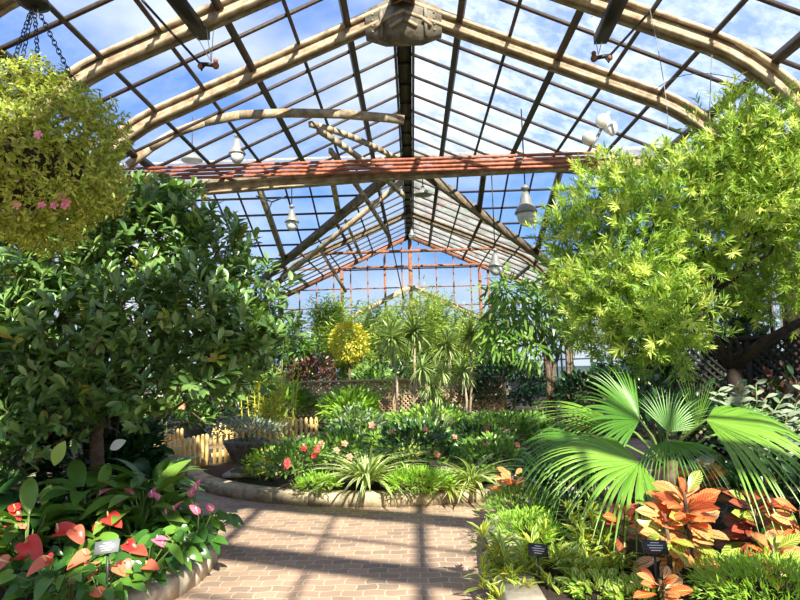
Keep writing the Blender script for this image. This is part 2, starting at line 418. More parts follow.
# glazing bars: purlins run along Y, bars run down the slope
def nave_range(x):            # Y extents of the front and rear nave at |x|
    a = abs(x); return (Y0, YX-a), (YX+a, YE)
nU = np.array([SL, 0, 1])/math.hypot(SL, 1)
k_ = 0
tn = 0
def trim(mb, mat):
    global tn
    tn += 1; return struct(mb.build('trim_%d' % tn, mat))
for sgn in (-1, 1):
    up = (sgn*SL, 0, 1)
    thin = MB(); thick = MB()
    for i in range(0, 8):
        x = sgn*(.95 + (i-1)*G) if i else sgn*.42
        if abs(x) > HW: continue
        for (a, b) in nave_range(x):
            if i in (3, 6): thick.bar(R3(x, a), R3(x, b), .11, .13, up, -.06)
            elif i == 0: continue
            elif i == 1: thick.bar(R3(x, a), R3(x, b), .10, .12, up, -.06)
            else: thin.bar(R3(x, a), R3(x, b), .055, .06, up, -.03)
    y = 9.3 - 19*.87
    while y < YE:
        if abs(y-YX) > .1:
            if y < YX: xe = min(HW, YX-y)
            else: xe = min(HW, y-YX)
            thin.bar(R3(0, y), R3(sgn*xe, y), .04, .05, up, -.025)
        y += .87
    trim(thin, 'bar_dark'); trim(thick, 'bar_dark')
    # wing bars
    thin = MB(); thick = MB()
    for (s2) in (1, -1):
        up2 = (0, s2*SL, 1)
        for j in range(1, 8):
            t = j*.77
            y = YX + s2*t
            (thin).bar(W3(sgn*t, y), W3(sgn*WX, y), .05, .05, up2, -.03)
        for j in range(1, 16):
            xx = j*.76
            t1 = min(HW, xx)
            if j % 3 == 0: thick.bar(W3(sgn*xx, YX), W3(sgn*xx, YX+s2*t1), .14, .22, up2, -.12)
            else: thin.bar(W3(sgn*xx, YX), W3(sgn*xx, YX+s2*t1), .045, .06, up2, -.03)
    trim(thin, 'bar_dark'); trim(thick, 'paint_cream' if sgn < 0 else 'bar_dark')
    rt = MB()
    rt.bar((sgn*.1, YX, H), (sgn*WX, YX, H), .12, .16, off=-.08); trim(rt, 'paint_cream')
    v = MB()
    v.bar((0, YX, H), (sgn*HW, YX+HW, EZ), .16, .26, off=-.16)
    trim(v, 'paint_dark' )
    v = MB(); v.bar((0, YX, H), (sgn*HW, YX-HW, EZ), .12, .18, off=-.12); trim(v, 'paint_dark')
    # eave plates
    ev = MB()
    ev.bar((sgn*HW, Y0, EZ), (sgn*HW, YX-HW, EZ), .16, .2); ev.bar((sgn*HW, YX+HW, EZ), (sgn*HW, YE, EZ), .16, .2)
    ev.bar((sgn*HW, YX-HW, EZ), (sgn*WX, YX-HW, EZ), .16, .2); ev.bar((sgn*HW, YX+HW, EZ), (sgn*WX, YX+HW, EZ), .16, .2)
    trim(ev, 'bar_rust')
ridge = MB(); ridge.box((0, (Y0+YE)/2, H-.07), (.28, YE-Y0, .12)); 
for i in range(39): ridge.box((0, Y0+.4+i*.9, H-.15), (.26, .05, .05))
trim(ridge, 'bar_dark')
rs = MB()
for s in (-1, 1): rs.box((s*.17, (Y0+YE)/2, H-.16), (.05, YE-Y0, .16))
trim(rs, 'paint_dark')

# glazed walls
def glazed_wall(name, p, q, z1f, mat='glass_wall', base=.75, bars='bar_dark', g=.8, zs=None):
    p = np.array(p, float); q = np.array(q, float); d = q-p; L = np.linalg.norm(d[:2]); d /= L
    n = max(1, round(L/g)); xs = [L*i/n for i in range(n+1)]
    w = MB(); rz = math.atan2(d[1], d[0]); c = (p+q)/2
    w.box((c[0], c[1], base/2), (L, .22, base), rz); w.box((c[0], c[1], base+.03), (L, .3, .06), rz)
    ww = struct(w.build(name, 'wall_masonry'))
    gl = MB()
    top = [(p+d*x)[:2] for x in xs]
    pts = [(*top[0], base), (*top[-1], base)] + [(*t_, z1f(t_[0], t_[1])) for t_ in top[::-1]]
    gl.add(pts, [tuple(range(len(pts)))]); gl.build('glass', mat, ww)
    b = MB()
    for i, t_ in enumerate(top):
        z = z1f(t_[0], t_[1]); wd = .05
        if z > base + .1: b.bar((*t_, base), (*t_, z), .1 if i % 6 == 0 else wd, .06, (d[1], -d[0], 0))
    zz = base + .88
    zmax = max(z1f(t_[0], t_[1]) for t_ in top)
    while zz < zmax:
        ok = [t_ for t_ in top if z1f(t_[0], t_[1]) >= zz - .05]
        if len(ok) > 1: b.bar((*ok[0], zz), (*ok[-1], zz), .05, .05)
        zz += .88
    b.build('glazing_bars', bars, ww)
    return ww
ef = lambda x, y: EZ
glazed_wall('wall_left', (-HW, Y0, 0), (-HW, YX-HW, 0), ef)
glazed_wall('wall_right', (HW, Y0, 0), (HW, YX-HW, 0), ef)
glazed_wall('wall_rear_left', (-HW, YX+HW, 0), (-HW, YE, 0), ef)
glazed_wall('wall_rear_right', (HW, YX+HW, 0), (HW, YE, 0), ef)
for s, nm in ((-1, 'left'), (1, 'right')):
    glazed_wall('wall_wing_front_'+nm, (s*HW, YX-HW, 0), (s*WX, YX-HW, 0), ef)
    glazed_wall('wall_wing_rear_'+nm, (s*HW, YX+HW, 0), (s*WX, YX+HW, 0), ef)
    glazed_wall('wall_wing_end_'+nm, (s*WX, YX-HW, 0), (s*WX, YX+HW, 0), lambda x, y: wingz(y))
endw = glazed_wall('wall_back', (-HW, YE, 0), (HW, YE, 0), lambda x, y: roofz(x), bars='bar_rust', g=.8)
glazed_wall('wall_front', (-HW, Y0, 0), (HW, Y0, 0), lambda x, y: roofz(x))
# rakes of the rear gable, its tie bar, posts and the low porch gable
mb = MB()
for s in (-1, 1): mb.bar((0, YE-.08, H-.1), (s*HW, YE-.08, EZ-.1), .14, .22, (0, 0, 1))
mb.box((0, YE-.1, 6.12), (HW*2, .12, .1)); mb.box((0, YE-.12, (H+.7)/2), (.18, .14, H-.7)); 
for s in (-1, 1): mb.box((s*3.2, YE-.1, 3.4), (.14, .12, 5.2))
trim(mb, 'bar_rust')
mb = MB()
for s in (-1, 1): mb.bar((0, YE-.25, 5.15), (s*4.2, YE-.25, 3.1), .12, .22, (0, 0, 1))
trim(mb, 'paint_cream')
mb = MB(); mb.box((0, 22.9, 5.95), (10.2, .09, .10)); trim(mb, 'bar_rust')

# curved roof arches
def arch_pts(top_off=0.0, n=26):
    P = []
    for i in range(n+1):
        u = i/n; x = u*5.95
        z = H - .42*x - .10 if x < 4.0 else None
        if z is None:
            k = (x-4.0)/1.95; z = H - .42*4 - .10 - .42*(x-4) - 1.25*k**2.2
        P.append((x, z + top_off))
    P.append((5.98, 3.0)); P.append((5.98, .75))
    return P
def arch(y, depth=.24, th=.07, mat='paint_cream', gus=True):
    web = MB()
    for s in (-1, 1):
        P = arch_pts(); 
        for i in range(len(P)-1):
            (x1, z1), (x2, z2) = P[i], P[i+1]
            def nrm(i):
                a = P[max(0, i-1)]; b = P[min(len(P)-1, i+1)]; d = np.array([b[0]-a[0], b[1]-a[1]]); d /= np.linalg.norm(d); return np.array([-d[1], d[0]])
            n1, n2 = nrm(i), nrm(i+1)
            if i == 0: n1 = np.array([0, 1.])
            def q(x, z, n, o, yy): return (s*(x - n[0]*o), y+yy, z - n[1]*o)
            for (o0, o1, t) in ((.0, depth, th*.5), (depth-.05, depth, th*1.5), (-.01, .05, th*1.3)):
                V = [q(x1, z1, n1, o0, -t), q(x2, z2, n2, o0, -t), q(x2, z2, n2, o1, -t), q(x1, z1, n1, o1, -t),
                     q(x1, z1, n1, o0, t), q(x2, z2, n2, o0, t), q(x2, z2, n2, o1, t), q(x1, z1, n1, o1, t)]
                web.add(V, [(0, 1, 2, 3), (7, 6, 5, 4), (0, 4, 5, 1), (3, 2, 6, 7)])
    o = trim(web, mat)
    if gus:
        g = MB()
        V = [(-.62, y-.09, H-.30), (-.62, y-.09, H-.72), (-.30, y-.09, H-.84), (.30, y-.09, H-.84), (.62, y-.09, H-.72), (.62, y-.09, H-.30), (.0, y-.09, H+.0)]
        V2 = [(a, y+.09, c) for a, b, c in V]
        g.add(V+V2, [tuple(range(7)), tuple(range(13, 6, -1))] + [(i, 7+i, 7+(i+1) % 7, (i+1) % 7) for i in range(7)])
        for s in (-1, 1): g.box((s*.36, y-.11, H-.55), (.05, .05, .5))
        g.build('gusset_plate', 'paint_grey', o)
        c = MB()
        c.bar((-.22, y-.12, H-.62), (0, y-.12, H-.48), .03, .05); c.bar((.22, y-.12, H-.62), (0, y-.12, H-.48), .03, .05)
        for s in (-1, 1):
            c.bar((s*.32, y-.13, H-.50), (s*.45, y-.13, H-.62), .04, .05)
            for k in range(4): c.ball((s*.5, y-.1, H-.38-.1*k), .018, 6, 4)
        c.build('bracket', 'paint_cream', o)
    return o
ARCHY = [9.3, 7.6, 5.9, 4.2, 2.5, .8, -.9, -2.6, -4.3, -6.0]
for y in ARCHY: arch(y)
for y in (22.9,): arch(y, .2, .07, 'paint_dark', gus=False)

# the tie beam with its pipes where the wings meet the nave
p1, p2 = at(92, 198, 10.6), at(648, 161, 10.6)
pm = at(400, 174, 10.6)
mb = MB(); 
for (a, b) in ((p1, pm), (pm, p2)):
    mb.bar(a, b, .07, .16); mb.bar(a+[0, 0, .08], b+[0, 0, .08], .14, .03); mb.bar(a-[0, 0, .08], b-[0, 0, .08], .14, .03)
trim(mb, 'paint_cream')
lab = ['topmost rusty red water pipe running over the cream tie beam', 'second rusty pipe down above the cream tie beam',
       'third rusty pipe down above the cream tie beam', 'lowest rusty pipe just above the cream tie beam']
for i in range(4):
    a, b = at(96, 170+i*3.6, 10.4), at(590, 153+i*4.0, 10.4)
    mb = MB(); e1 = b + np.array([.10, 0, -.02]); e2 = b + np.array([.20, .10, .18 - .05*i])
    mb.tube([a, a*.5+b*.5, b, e1, e2], .028, 8)
    tag(mb.build('water_pipe', 'pipe_rust', smooth=True), lab[i], 'pipe', 'rusty pipes along the tie beam')
# hanger rods, struts and curved ribs under the left wing
mb = MB()
def arc(P0, P1, bulge, w=.09, h=.16, n=14, m=mb):
    P0 = np.array(P0); P1 = np.array(P1); pts = [P0 + (P1-P0)*i/n + np.array([0, 0, bulge*4*(i/n)*(1-i/n)]) for i in range(n+1)]
    for i in range(n): m.bar(pts[i], pts[i+1], w, h)
def pix_arc(m, pix, Ys, w, h):
    P = [at(px, py, Ys) for px, py in pix]
    for i in range(len(P)-1): m.bar(P[i], P[i+1], w, h)
pix_arc(mb, [(128, 166), (150, 148), (175, 133), (205, 122), (240, 115), (290, 113), (340, 114), (388, 118), (404, 120)], 10.2, .08, .14)
trim(mb, 'paint_cream')
mb = MB()
arc(at(310, 124, 12.0), at(398, 160, 15.6), .10, .08, .12, m=mb)
arc(at(318, 130, 12.2), at(404, 196, 16.0), .10, .08, .12, m=mb)
arc(at(330, 150, 13.2), at(390, 238, 18.0), .10, .08, .12, m=mb)
trim(mb, 'paint_cream')
# raking struts beyond: left one cream, knee braces at the crossing
mb = MB(); mb.bar(at(283, 278, 20.4), at(402, 182, 16.6), .1, .14)
mb.bar(at(318, 246, 19.5), at(346, 292, 20.5), .07, .09); mb.bar(at(345, 220, 18.9), at(362, 258, 19.8), .06, .09)
trim(mb, 'paint_cream')
mb = MB(); mb.bar(at(380, 190, 16.4), at(404, 300, 20), .03, .03)
for s in (-1, 1): mb.bar(at(413+s*4, 160, 16.3), at(413+s*24, 186, 16.6), .06, .1)
trim(mb, 'bar_dark')

# ------------------------------------------------------------------ hanging things
def pendant(px, py, Y, h, label, rod_to=None):
    """bell lamp: (px,py) = lowest point of the glass, h = body height"""
    b = at(px, py, Y); t = thing('pendant_lamp', label, 'lamp', b, 'pendant lamps under the glass roof')
    x, y, z = b; r = h*.26
    mb = MB(); mb.lathe((x, y, z), [(.001, 0), (r*.45, h*.04), (r*.8, h*.15), (r*.93, h*.28), (r*.95, h*.34)], 16); mb.build('globe', 'lamp_glass', t, True)
    mb = MB(); mb.lathe((x, y, z), [(r*1.08, h*.33), (r*1.1, h*.36), (r*.8, h*.50), (r*.55, h*.60), (r*.5, h*.72), (r*.36, h*.78), (r*.30, h*.86)], 16); mb.build('lamp_shade', 'lamp_metal', t, True)
    mb = MB(); mb.lathe((x, y, z), [(r*.18, h*.85), (r*.18, h*.93), (r*.42, h*.95), (r*.36, h*1.0), (r*.1, h*1.06)], 12); mb.build('cap', 'lamp_metal', t, True)
    top = max(roofz(x), wingz(y)) - .04
    mb = MB(); mb.tube([(x, y, z+h*1.0), (x, y, max(z+h*1.1, top))], .014, 6); mb.build('rod', 'iron', t)
    return t
pendant(527, 227, 11.5, .80, 'large grey bell pendant lamp with egg globe hanging below the end of the pipes')
pendant(496, 276, 15.5, .70, 'smaller bell pendant lamp hanging just above the rear treetops, right of the ridge')
pendant(292, 231, 16.0, .70, 'pendant lamp with globe hanging in the left wing from a dark crossarm')
pendant(237, 164, 12.0, .62, 'pale pendant lamp tucked behind the pipes under the left curved rib')
pendant(412, 240, 19.5, .42, 'tiny pendant lamp far back beside the dark valley beam')
def disc(px, py, Y, r, label):
    b = at(px, py, Y); t = thing('dish_lamp', label, 'lamp', b, 'shallow dish lamps')
    mb = MB(); mb.lathe(b, [(r*.5, .0), (r, .02), (r, .05), (r*.6, .13), (r*.2, .18), (r*.15, .26)], 20); mb.build('lamp_shade', 'lamp_metal', t, True)
    mb = MB(); mb.tube([b+[0, 0, .22], b+[0, 0, 1.0]], .014, 6); mb.build('rod', 'iron', t)
disc(423, 196, 15.0, .24, 'shallow grey dish lamp below the pipes at the ridge')
disc(192, 162, 12.2, .22, 'cream dish lamp just above the pipes beside the big rib')
# spotlights on the pipe end
c0 = at(596, 136, 10.6)
t = thing('floodlight_cluster', 'three small pale floodlights on an arm above the end of the pipes', 'floodlight', c0)
mb = MB(); mb.tube([at(588, 152, 10.6), at(597, 138, 10.6), at(609, 112, 10.6)], .03, 6); mb.build('arm', 'lamp_metal', t)
for (px, py, dx) in ((592, 138, -1), (605, 129, 1), (604, 121, -.6)):
    p = at(px, py, 10.6); q = p + np.array([dx*.10, -.12, -.05])
    mb = MB(); mb.tube([p, p*.6+q*.4, q, q+(q-p)*.15], [.05, .08, .13, .11], 12); mb.build('lamp_head', 'white_paint', t, True)
# vent openers: a shaft tube, crank and cords
def opener(px0, py0, px1, py1, pc, label, side):
    Y = 6.2
    a, b = at(px0, py0, 6.75), at(px1, py1, 7.75); c = at(pc[0], pc[1], Y+1.55)
    t = thing('vent_opener', label, 'vent opener', c)
    mb = MB(); mb.bar(a, b, .17, .12); mb.build('track', 'iron', t)
    mb = MB(); d = at(pc[0]-side*62, pc[1]-66, Y+.6); mb.tube([d, c+[-side*.06, 0, .04], c+[-side*.03, 0, -.06], c], .018, 6)
    mb.tube([c+[-side*.06, 0, .03], c+[side*.05, 0, .02], c+[side*.16, 0, .0]], .028, 6); mb.build('crank_rod', 'iron', t)
    mb = MB(); mb.ball(c+[side*.16, 0, .0], .05); mb.ball(c+[-side*.05, 0, 0], .04); mb.ball(c+[side*.16, 0, .07], .035); mb.build('gearbox', 'bar_rust', t)
    mb = MB()
    for k, (dx, dy) in enumerate(((12, -75), (2, -40), (-14, -42))):
        mb.tube([c+[side*.1, 0, .05], at(pc[0]+dx, pc[1]+dy, Y+1.4)], .006, 4)
    mb.build('cord', 'white_paint', t)
opener(172, -6, 204, 36, (204, 66), 'dark iron vent opener with cranked rod, left of the ridge', 1)
opener(622, -6, 600, 40, (606, 58), 'dark iron vent opener with reddish crank, right of the ridge', -1)
# loose wires at right
wires = [((712, 55), (706, 150), (714, 330)), ((650, 10), (668, 92), (668, 130)), ((655, 90), (690, 60), (755, 85))]
for i, w in enumerate(wires):
    pts = [at(*w[0], 7.0), at(*w[1], 7.0), at(*w[2], 6.6 if i else 5.6)]
    P = [pts[0]*(1-u)**2 + 2*u*(1-u)*pts[1] + u*u*pts[2] for u in np.linspace(0, 1, 12)]
    mb = MB(); mb.tube(P, .005, 4)
    tag(mb.build('hanging_wire', 'lamp_metal'), ['long thin pale wire trailing down through the feathery tree', 'short thin wire dangling under the right roof slope', 'looped thin wire under the curved right rib'][i], 'wire')
# small valve star in the left wing
mb = MB(); c = at(272, 202, 15.6)
for a in (.5, 2.6, 4.4): mb.tube([c, c+np.array([math.cos(a), 0, math.sin(a)*.7])*.5], .02, 6)
tag(mb.build('roof_bracket', 'iron'), 'dark three-armed bracket between the bars of the left wing', 'bracket')

# ------------------------------------------------------------------ curbs, beds
def bed(name, outline, label, mat, w=.22, h=.2, soil_h=.16, blocks=True):
    """outline: closed loop of floor points"""
    P = np.array(outline, float)
    c = P.mean(0); t = thing(name, label, 'planting bed', (c[0], c[1], 0))
    n = len(P)
    def inner(i, w):
        a, b = P[i-1], P[(i+1) % n]; d = b-a; d /= np.linalg.norm(d); nn = np.array([-d[1], d[0]])
        if np.dot(nn, c-P[i]) < 0: nn = -nn
        return P[i] + nn*w
    for i in range(n):
        j = (i+1) % n; A, B = P[i], P[j]; Ai, Bi = inner(i, w), inner(j, w)
        g = .004; u = (B-A)/np.linalg.norm(B-A); A2, B2 = A+u*g, B-u*g; Ai2, Bi2 = Ai+u*g, Bi-u*g
        ch = .025
        def up(a, b, k): return a + (b-a)*k
        V = [(*A2, 0), (*B2, 0), (*B2, h-ch), (*A2, h-ch), (*up(A2, Ai2, .1), h), (*up(B2, Bi2, .1), h), (*up(B2, Bi2, .93), h), (*up(A2, Ai2, .93), h), (*Bi2, h-ch), (*Ai2, h-ch), (*Bi2, 0), (*Ai2, 0)]
        mb = MB(); mb.add(V, [(0, 1, 2, 3), (3, 2, 5, 4), (4, 5, 6, 7), (7, 6, 8, 9), (9, 8, 10, 11), (0, 3, 4, 7, 9, 11), (1, 10, 8, 6, 5, 2), (0, 11, 10, 1)])
        mb.build('curb_block', mat, t)
    I = [inner(i, w*.9) for i in range(n)]
    mb = MB(); V = [(*p, soil_h) for p in I] + [(c[0], c[1], soil_h+.05)]
    mb.add(V, [(i, (i+1) % n, n) for i in range(n)]); mb.build('soil', 'soil', t)
    return t
CB = [(-.3+3.42*math.cos(a), 10.4+3.42*math.sin(a)) for a in np.linspace(0, 2*PI, 45)[:-1]]
bed('centre_bed', CB, 'round centre bed edged with mortared curb stones', 'curb_stone', .24, .14, .13)
LB = [(-4.05+2.40*math.cos(a), 4.85+2.05*math.sin(a)) for a in np.linspace(0, 2*PI, 61)[:-1]]
bed('side_bed', LB, 'left bed with smooth pale concrete curb, planted with anthuriums', 'curb_concrete', .26, .15, .13)
RBs = [(.52, 2.4), (.50, 3.2), (.50, 4.05), (.53, 4.8), (.60, 5.5), (.78, 6.05), (1.15, 6.6), (1.8, 7.0), (2.7, 7.35), (3.6, 8.2), (4.3, 9.2), (5.2, 9.9), (5.8, 9.9), (5.8, 2.4)]
bed('side_bed', RBs, 'right bed with pale concrete curb, planted with crotons and fan palm', 'curb_concrete', .26, .20, .17)
BB = [(-5.6, 12.2), (-4.6, 13.2), (-3.6, 14.8), (-1.8, 15.6), (.4, 15.9), (2.6, 15.4), (4.0, 13.6), (4.8, 12.0), (5.8, 12.4), (5.8, 16), (11.6, 16), (11.6, 22), (5.8, 22.5), (5.7, 27.3), (-5.7, 27.3), (-5.8, 22.5), (-11.6, 22), (-11.6, 12.4)]
bed('rear_bed', BB, 'large rear bed behind the path, filled with tall plants', 'curb_stone', .22, .15, .14)
LB2 = [(-5.6, 7.6), (-5.0, 8.4), (-4.7, 9.6), (-4.9, 10.6), (-5.7, 10.6)]
bed('corner_bed', LB2, 'small planted corner bed by the left wall', 'curb_stone', .18, .15, .12)

# ------------------------------------------------------------------ picket fences
def picket_run(P0, P1, n, hgt, t, z0=.0):
    P0 = np.array(P0, float); P1 = np.array(P1, float); d = P1-P0; L = np.linalg.norm(d); d /= L; rz = math.atan2(d[1], d[0]); nn = np.array([-d[1], d[0]])
    w = L/n*.62
    for i in range(n):
        c = P0 + d*L*(i+.5)/n
        V = []
        for yy in (-.012, .012):
            for (a, z) in ((-w/2, z0), (w/2, z0), (w/2, z0+hgt-.05), (w*.28, z0+hgt-.01), (0, z0+hgt), (-w*.28, z0+hgt-.01), (-w/2, z0+hgt-.05)):
                q = c + d*a + nn*yy; V.append((q[0], q[1], z))
        mb = MB(); mb.add(V, [(0, 1, 2, 3, 4, 5, 6), (13, 12, 11, 10, 9, 8, 7)] + [(i_, 7+i_, 7+(i_+1) % 7, (i_+1) % 7) for i_ in range(7)])
        mb.build('picket', 'picket_wood', t)
    for z in (z0+.14, z0+hgt-.16):
        mb = MB(); c = (P0+P1)/2 + nn*.035; mb.box((c[0], c[1], z), (L, .03, .07), rz); mb.build('rail', 'picket_wood', t)
ft = thing('picket_fence', 'low yellow wooden picket fence curving behind the stone urn', 'fence', (-3.0, 9.2, 0))
picket_run((-3.42, 8.25), (-3.02, 7.98), 6, .60, ft, .0)
picket_run((-3.44, 8.35), (-3.20, 9.45), 9, .62, ft, .0)
picket_run((-3.18, 9.5), (-1.62, 10.25), 20, .64, ft, .12)
ft = thing('picket_fence', 'short yellow picket panel standing across the path by the hibiscus', 'fence', (-4.6, 10.6, 0))
picket_run((-4.72, 10.75), (-4.42, 11.6), 8, .50, ft, .0)

# ------------------------------------------------------------------ lattice screens
def lattice(P0, P1, z0, z1, label, mat, rail, step=.11):
    P0 = np.array(P0, float); P1 = np.array(P1, float); d = P1-P0; L = np.linalg.norm(d); d /= L; rz = math.atan2(d[1], d[0])
    t = thing('lattice_screen', label, 'trellis', (*P0, 0))
    mb = MB(); h = z1-z0
    for sgn in (1, -1):
        s0 = -h
        while s0 < L:
            a, b = s0, s0+h; u0, u1 = 0, 1
            if a < 0: u0 = -a/h
            if b > L: u1 = (L-a)/h
            if u1 > u0:
                xa, xb = a+h*u0, a+h*u1; za, zb = (z0+h*u0, z0+h*u1) if sgn > 0 else (z1-h*u0, z1-h*u1)
                pa = P0+d*xa; pb = P0+d*xb
                mb.bar((pa[0], pa[1]+sgn*.006, za), (pb[0], pb[1]+sgn*.006, zb), .012, .035, (0, 0, 1))
            s0 += step
    mb.build('lattice', mat, t)
    for z, hh in ((z1, .06), (z0, .05)):
        m2 = MB(); c = (P0+P1)/2; m2.box((c[0], c[1], z), (L+.06, .10, hh), rz); m2.build('rail', rail, t)
    for p in (P0, (P0+P1)/2, P1):
        m2 = MB(); m2.box((p[0], p[1], (z1+.02)/2), (.07, .07, z1+.02), rz); m2.build('post', rail, t)
    return t
lattice((-3.2, 15.0), (2.2, 15.1), .15, 1.22, 'brown wooden lattice screen with flat top rail behind the centre bed', 'lattice_wood', 'lattice_wood')
lattice((3.35, 13.2), (4.0, 13.2), .15, 1.28, 'short lattice end panel beside the slim tree trunks', 'lattice_wood', 'lattice_wood')
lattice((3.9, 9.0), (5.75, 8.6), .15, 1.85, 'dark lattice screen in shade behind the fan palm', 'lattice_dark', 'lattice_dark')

# ------------------------------------------------------------------ stone urn
c = np.array([-2.35, 8.45, .15])
t = thing('stone_urn', 'dark square stone planter urn holding grey-leaved flowers', 'planter', c)
mb = MB()
def sq(r): return r
prof = [(.20, 0), (.20, .05), (.13, .09), (.12, .14), (.17, .19), (.25, .36), (.28, .42), (.28, .46), (.23, .46), (.22, .42)]
mb.lathe(c, [(r*1.15, z) for r, z in prof], 8); mb.build('bowl', 'stone_dark', t)
mb = MB(); mb.box(c+[0, 0, .02], (.5, .5, .05)); mb.build('base', 'stone_light', t)
for i, dx in enumerate((-.0, .24)):
    mb = MB(); mb.box(c+[.42+dx*.5, -.10, .12], (.09, .09, .24)); mb.box(c+[.42+dx*.5, -.10, .26], (.12, .12, .04)); mb.box(c+[.42+dx*.5, -.10, .02], (.12, .12, .04))
    tag(mb.build('stone_pedestal', 'stone_light'), ['small pale stone pedestal block right beside the urn', 'outer pale stone pedestal block, one away from the urn'][i], 'pedestal')

# ------------------------------------------------------------------ plants
def flower_mesh(mat, r=.05, petals=5, center='petal_yellow'):
    mb = MB(); a = np.linspace(0, 2*PI, petals, endpoint=False)
    d = np.stack([np.cos(a), np.sin(a), np.full(petals, .35)], 1)
    T = leaf_T(.85, 3, 'ovate', .1, .3)
    mb.leaves(T, d, [(0, 0, 0)], r, jit=.1); a2 = a+.5
    d = np.stack([np.cos(a2), np.sin(a2), np.full(petals, .9)], 1); mb.leaves(T, d, [(0, 0, .005)], r*.7, jit=.1)
    return mb
FM = {}
def add_flower(parent, pos, mat, r, face=(0, -1, .6), name='flower'):
    key = (mat, round(r, 3))
    if key not in FM:
        o = flower_mesh(mat, r).build('flower', mat); FM[key] = o.data; bpy.data.objects.remove(o)
    o = bpy.data.objects.new(name, FM[key]); C.objects.link(o); o.parent = parent
    o.matrix_basis = Matrix.Translation(Vector(np.array(pos, float)) - parent.location) @ Vector(face).to_track_quat('Z', 'Y').to_matrix().to_4x4()
    return o
def shrub(name, label, cat, base, r, h, T, ls, n, mat, flowers=None, squash=1.0, stems='stem_green', group=None, second=None, k=1, ry=None):
    base = np.array(base, float); t = thing(name, label, cat, base, group); ry = ry or r
    c = base + np.array([0, 0, h*.5])
    d = fib(n, -.35); rad = rnd.uniform(.35, 1, (n, 1))**.5*np.where(rnd.uniform(0, 1, (n, 1)) < .15, 1.2, 1)
    bump = 1 + .18*np.sin(d[:, :1]*5+base[0]*7)*np.cos(d[:, 1:2]*4+base[1]*5)
    pos = c + d*rad*bump*np.array([r, ry, h*.5])
    dd = d + fib(n)*.7 + np.array([0, 0, .35])
    m = np.ones(n, bool)
    if second: m = rnd.uniform(0, 1, n) > second[1]
    mb = MB(); mb.leaves(T, dd[m], pos[m], ls*rnd.uniform(.7, 1.2, m.sum()), up=(0, -.3, 1), jit=.5); mb.build('foliage', mat, t)
    if second:
        m = ~m; mb = MB(); mb.leaves(T, dd[m], pos[m], ls*rnd.uniform(.7, 1.1, m.sum()), up=(0, -.3, 1), jit=.5); mb.build('new_growth', second[0], t)
    mb = MB()
    for i in range(5):
        a = rnd.uniform(0, 2*PI); e = c + np.array([math.cos(a)*r*.5, math.sin(a)*ry*.5, h*.15])
        mb.tube([base+np.array([math.cos(a)*.04, math.sin(a)*.04, -.02]), (base+e)/2+np.array([0, 0, .05*h]), e], [.012+.008*h, .01+.005*h, .006], 5)
    mb.build('stem', stems, t)
    if flowers:
        fm, fn, fr = flowers
        for i in range(fn):
            a = rnd.uniform(PI*1.08, PI*1.92); el = rnd.uniform(.05, .95)
            q = np.array([math.cos(a)*math.cos(el), math.sin(a)*math.cos(el), math.sin(el)])
            add_flower(t, c + q*np.array([r, ry, h*.5])*1.06, fm, fr, (q[0], q[1]-.5, q[2]+.3))
    return t
def blade_clump(name, label, cat, base, L, n, T, mat, spread=1.0, up=.9, group=None):
    base = np.array(base, float); t = thing(name, label, cat, base, group)
    a = rnd.uniform(0, 2*PI, n); s = rnd.uniform(.15, 1, n)*spread
    d = np.stack([np.cos(a)*s, np.sin(a)*s, np.full(n, up)], 1)
    pos = base + np.stack([np.cos(a), np.sin(a), 0*a], 1)*.03
    mb = MB(); mb.leaves(T, d, pos, L*rnd.uniform(.7, 1.1, n), jit=.1); mb.build('foliage', mat, t)
    return t
def rosette(mb, c, L, n, T, drop=-.5):
    d = fib(n); d[:, 2] = np.clip(d[:, 2], drop, 1); mb.leaves(T, d, c + d*.03, L*rnd.uniform(.8, 1.1, n), jit=.1)
def blobs_to_points(blobs, dens, Y, inner=.55):
    P = []; Dn = []
    for (px, py, r, dy) in blobs:
        c = at(px, py, Y+dy); R = r/FPX*(Y+dy); n = int(dens*(r/50)**2)
        d = fib(n); P.append(c + d*R*np.where(rnd.uniform(0, 1, (n, 1)) < .12, rnd.uniform(1, 1.28, (n, 1)), rnd.uniform(inner, 1, (n, 1)))); Dn.append(d)
    return np.concatenate(P), np.concatenate(Dn)
def branches(mb, root, targets, r0, jig=.15, n=6):
    for q in targets:
        q = np.array(q); mid = root*.5 + q*.5 + np.array([0, 0, -.12]) + rnd.normal(0, jig, 3)
        mb.tube([root, root*.6+mid*.4, mid, q*.6+mid*.4, q], [r0, r0*.75, r0*.5, r0*.35, r0*.2], n)

# --- broadleaf tree at left
Y = 5.3
TB = [(160, 232, 42, .3), (205, 262, 42, .3), (118, 245, 48, .1), (60, 262, 55, 0), (8, 290, 55, 0), (245, 318, 42, .3), (192, 312, 48, 0), (272, 330, 22, .3), (125, 320, 58, -.2),
      (55, 340, 60, -.1), (0, 365, 55, 0), (200, 365, 42, .1), (148, 378, 40, 0), (235, 368, 28, .3), (45, 405, 46, 0), (-20, 430, 55, .1), (110, 400, 30, .2), (188, 215, 18, .4), (140, 205, 25, .3)]
t = thing('broadleaf_tree', 'large dark glossy broadleaf tree filling the left side under the hanging basket', 'tree', (at(96, 430, Y+.4)[0], Y+.4, .17))
TB += [(150, 208, 26, .2), (190, 222, 24, .3), (222, 245, 24, .3), (255, 345, 28, .2), (100, 215, 30, .2)]
P, D = blobs_to_points(TB, 125, Y, .5)
k = 8; tw = D*.8 + np.array([.1, -.25, .85]) + rnd.normal(0, .3, D.shape); tw /= np.linalg.norm(tw, axis=1, keepdims=True)
pos = np.repeat(P, k, 0) + np.repeat(tw, k, 0)*np.tile(np.linspace(0, .10, k), len(P))[:, None]
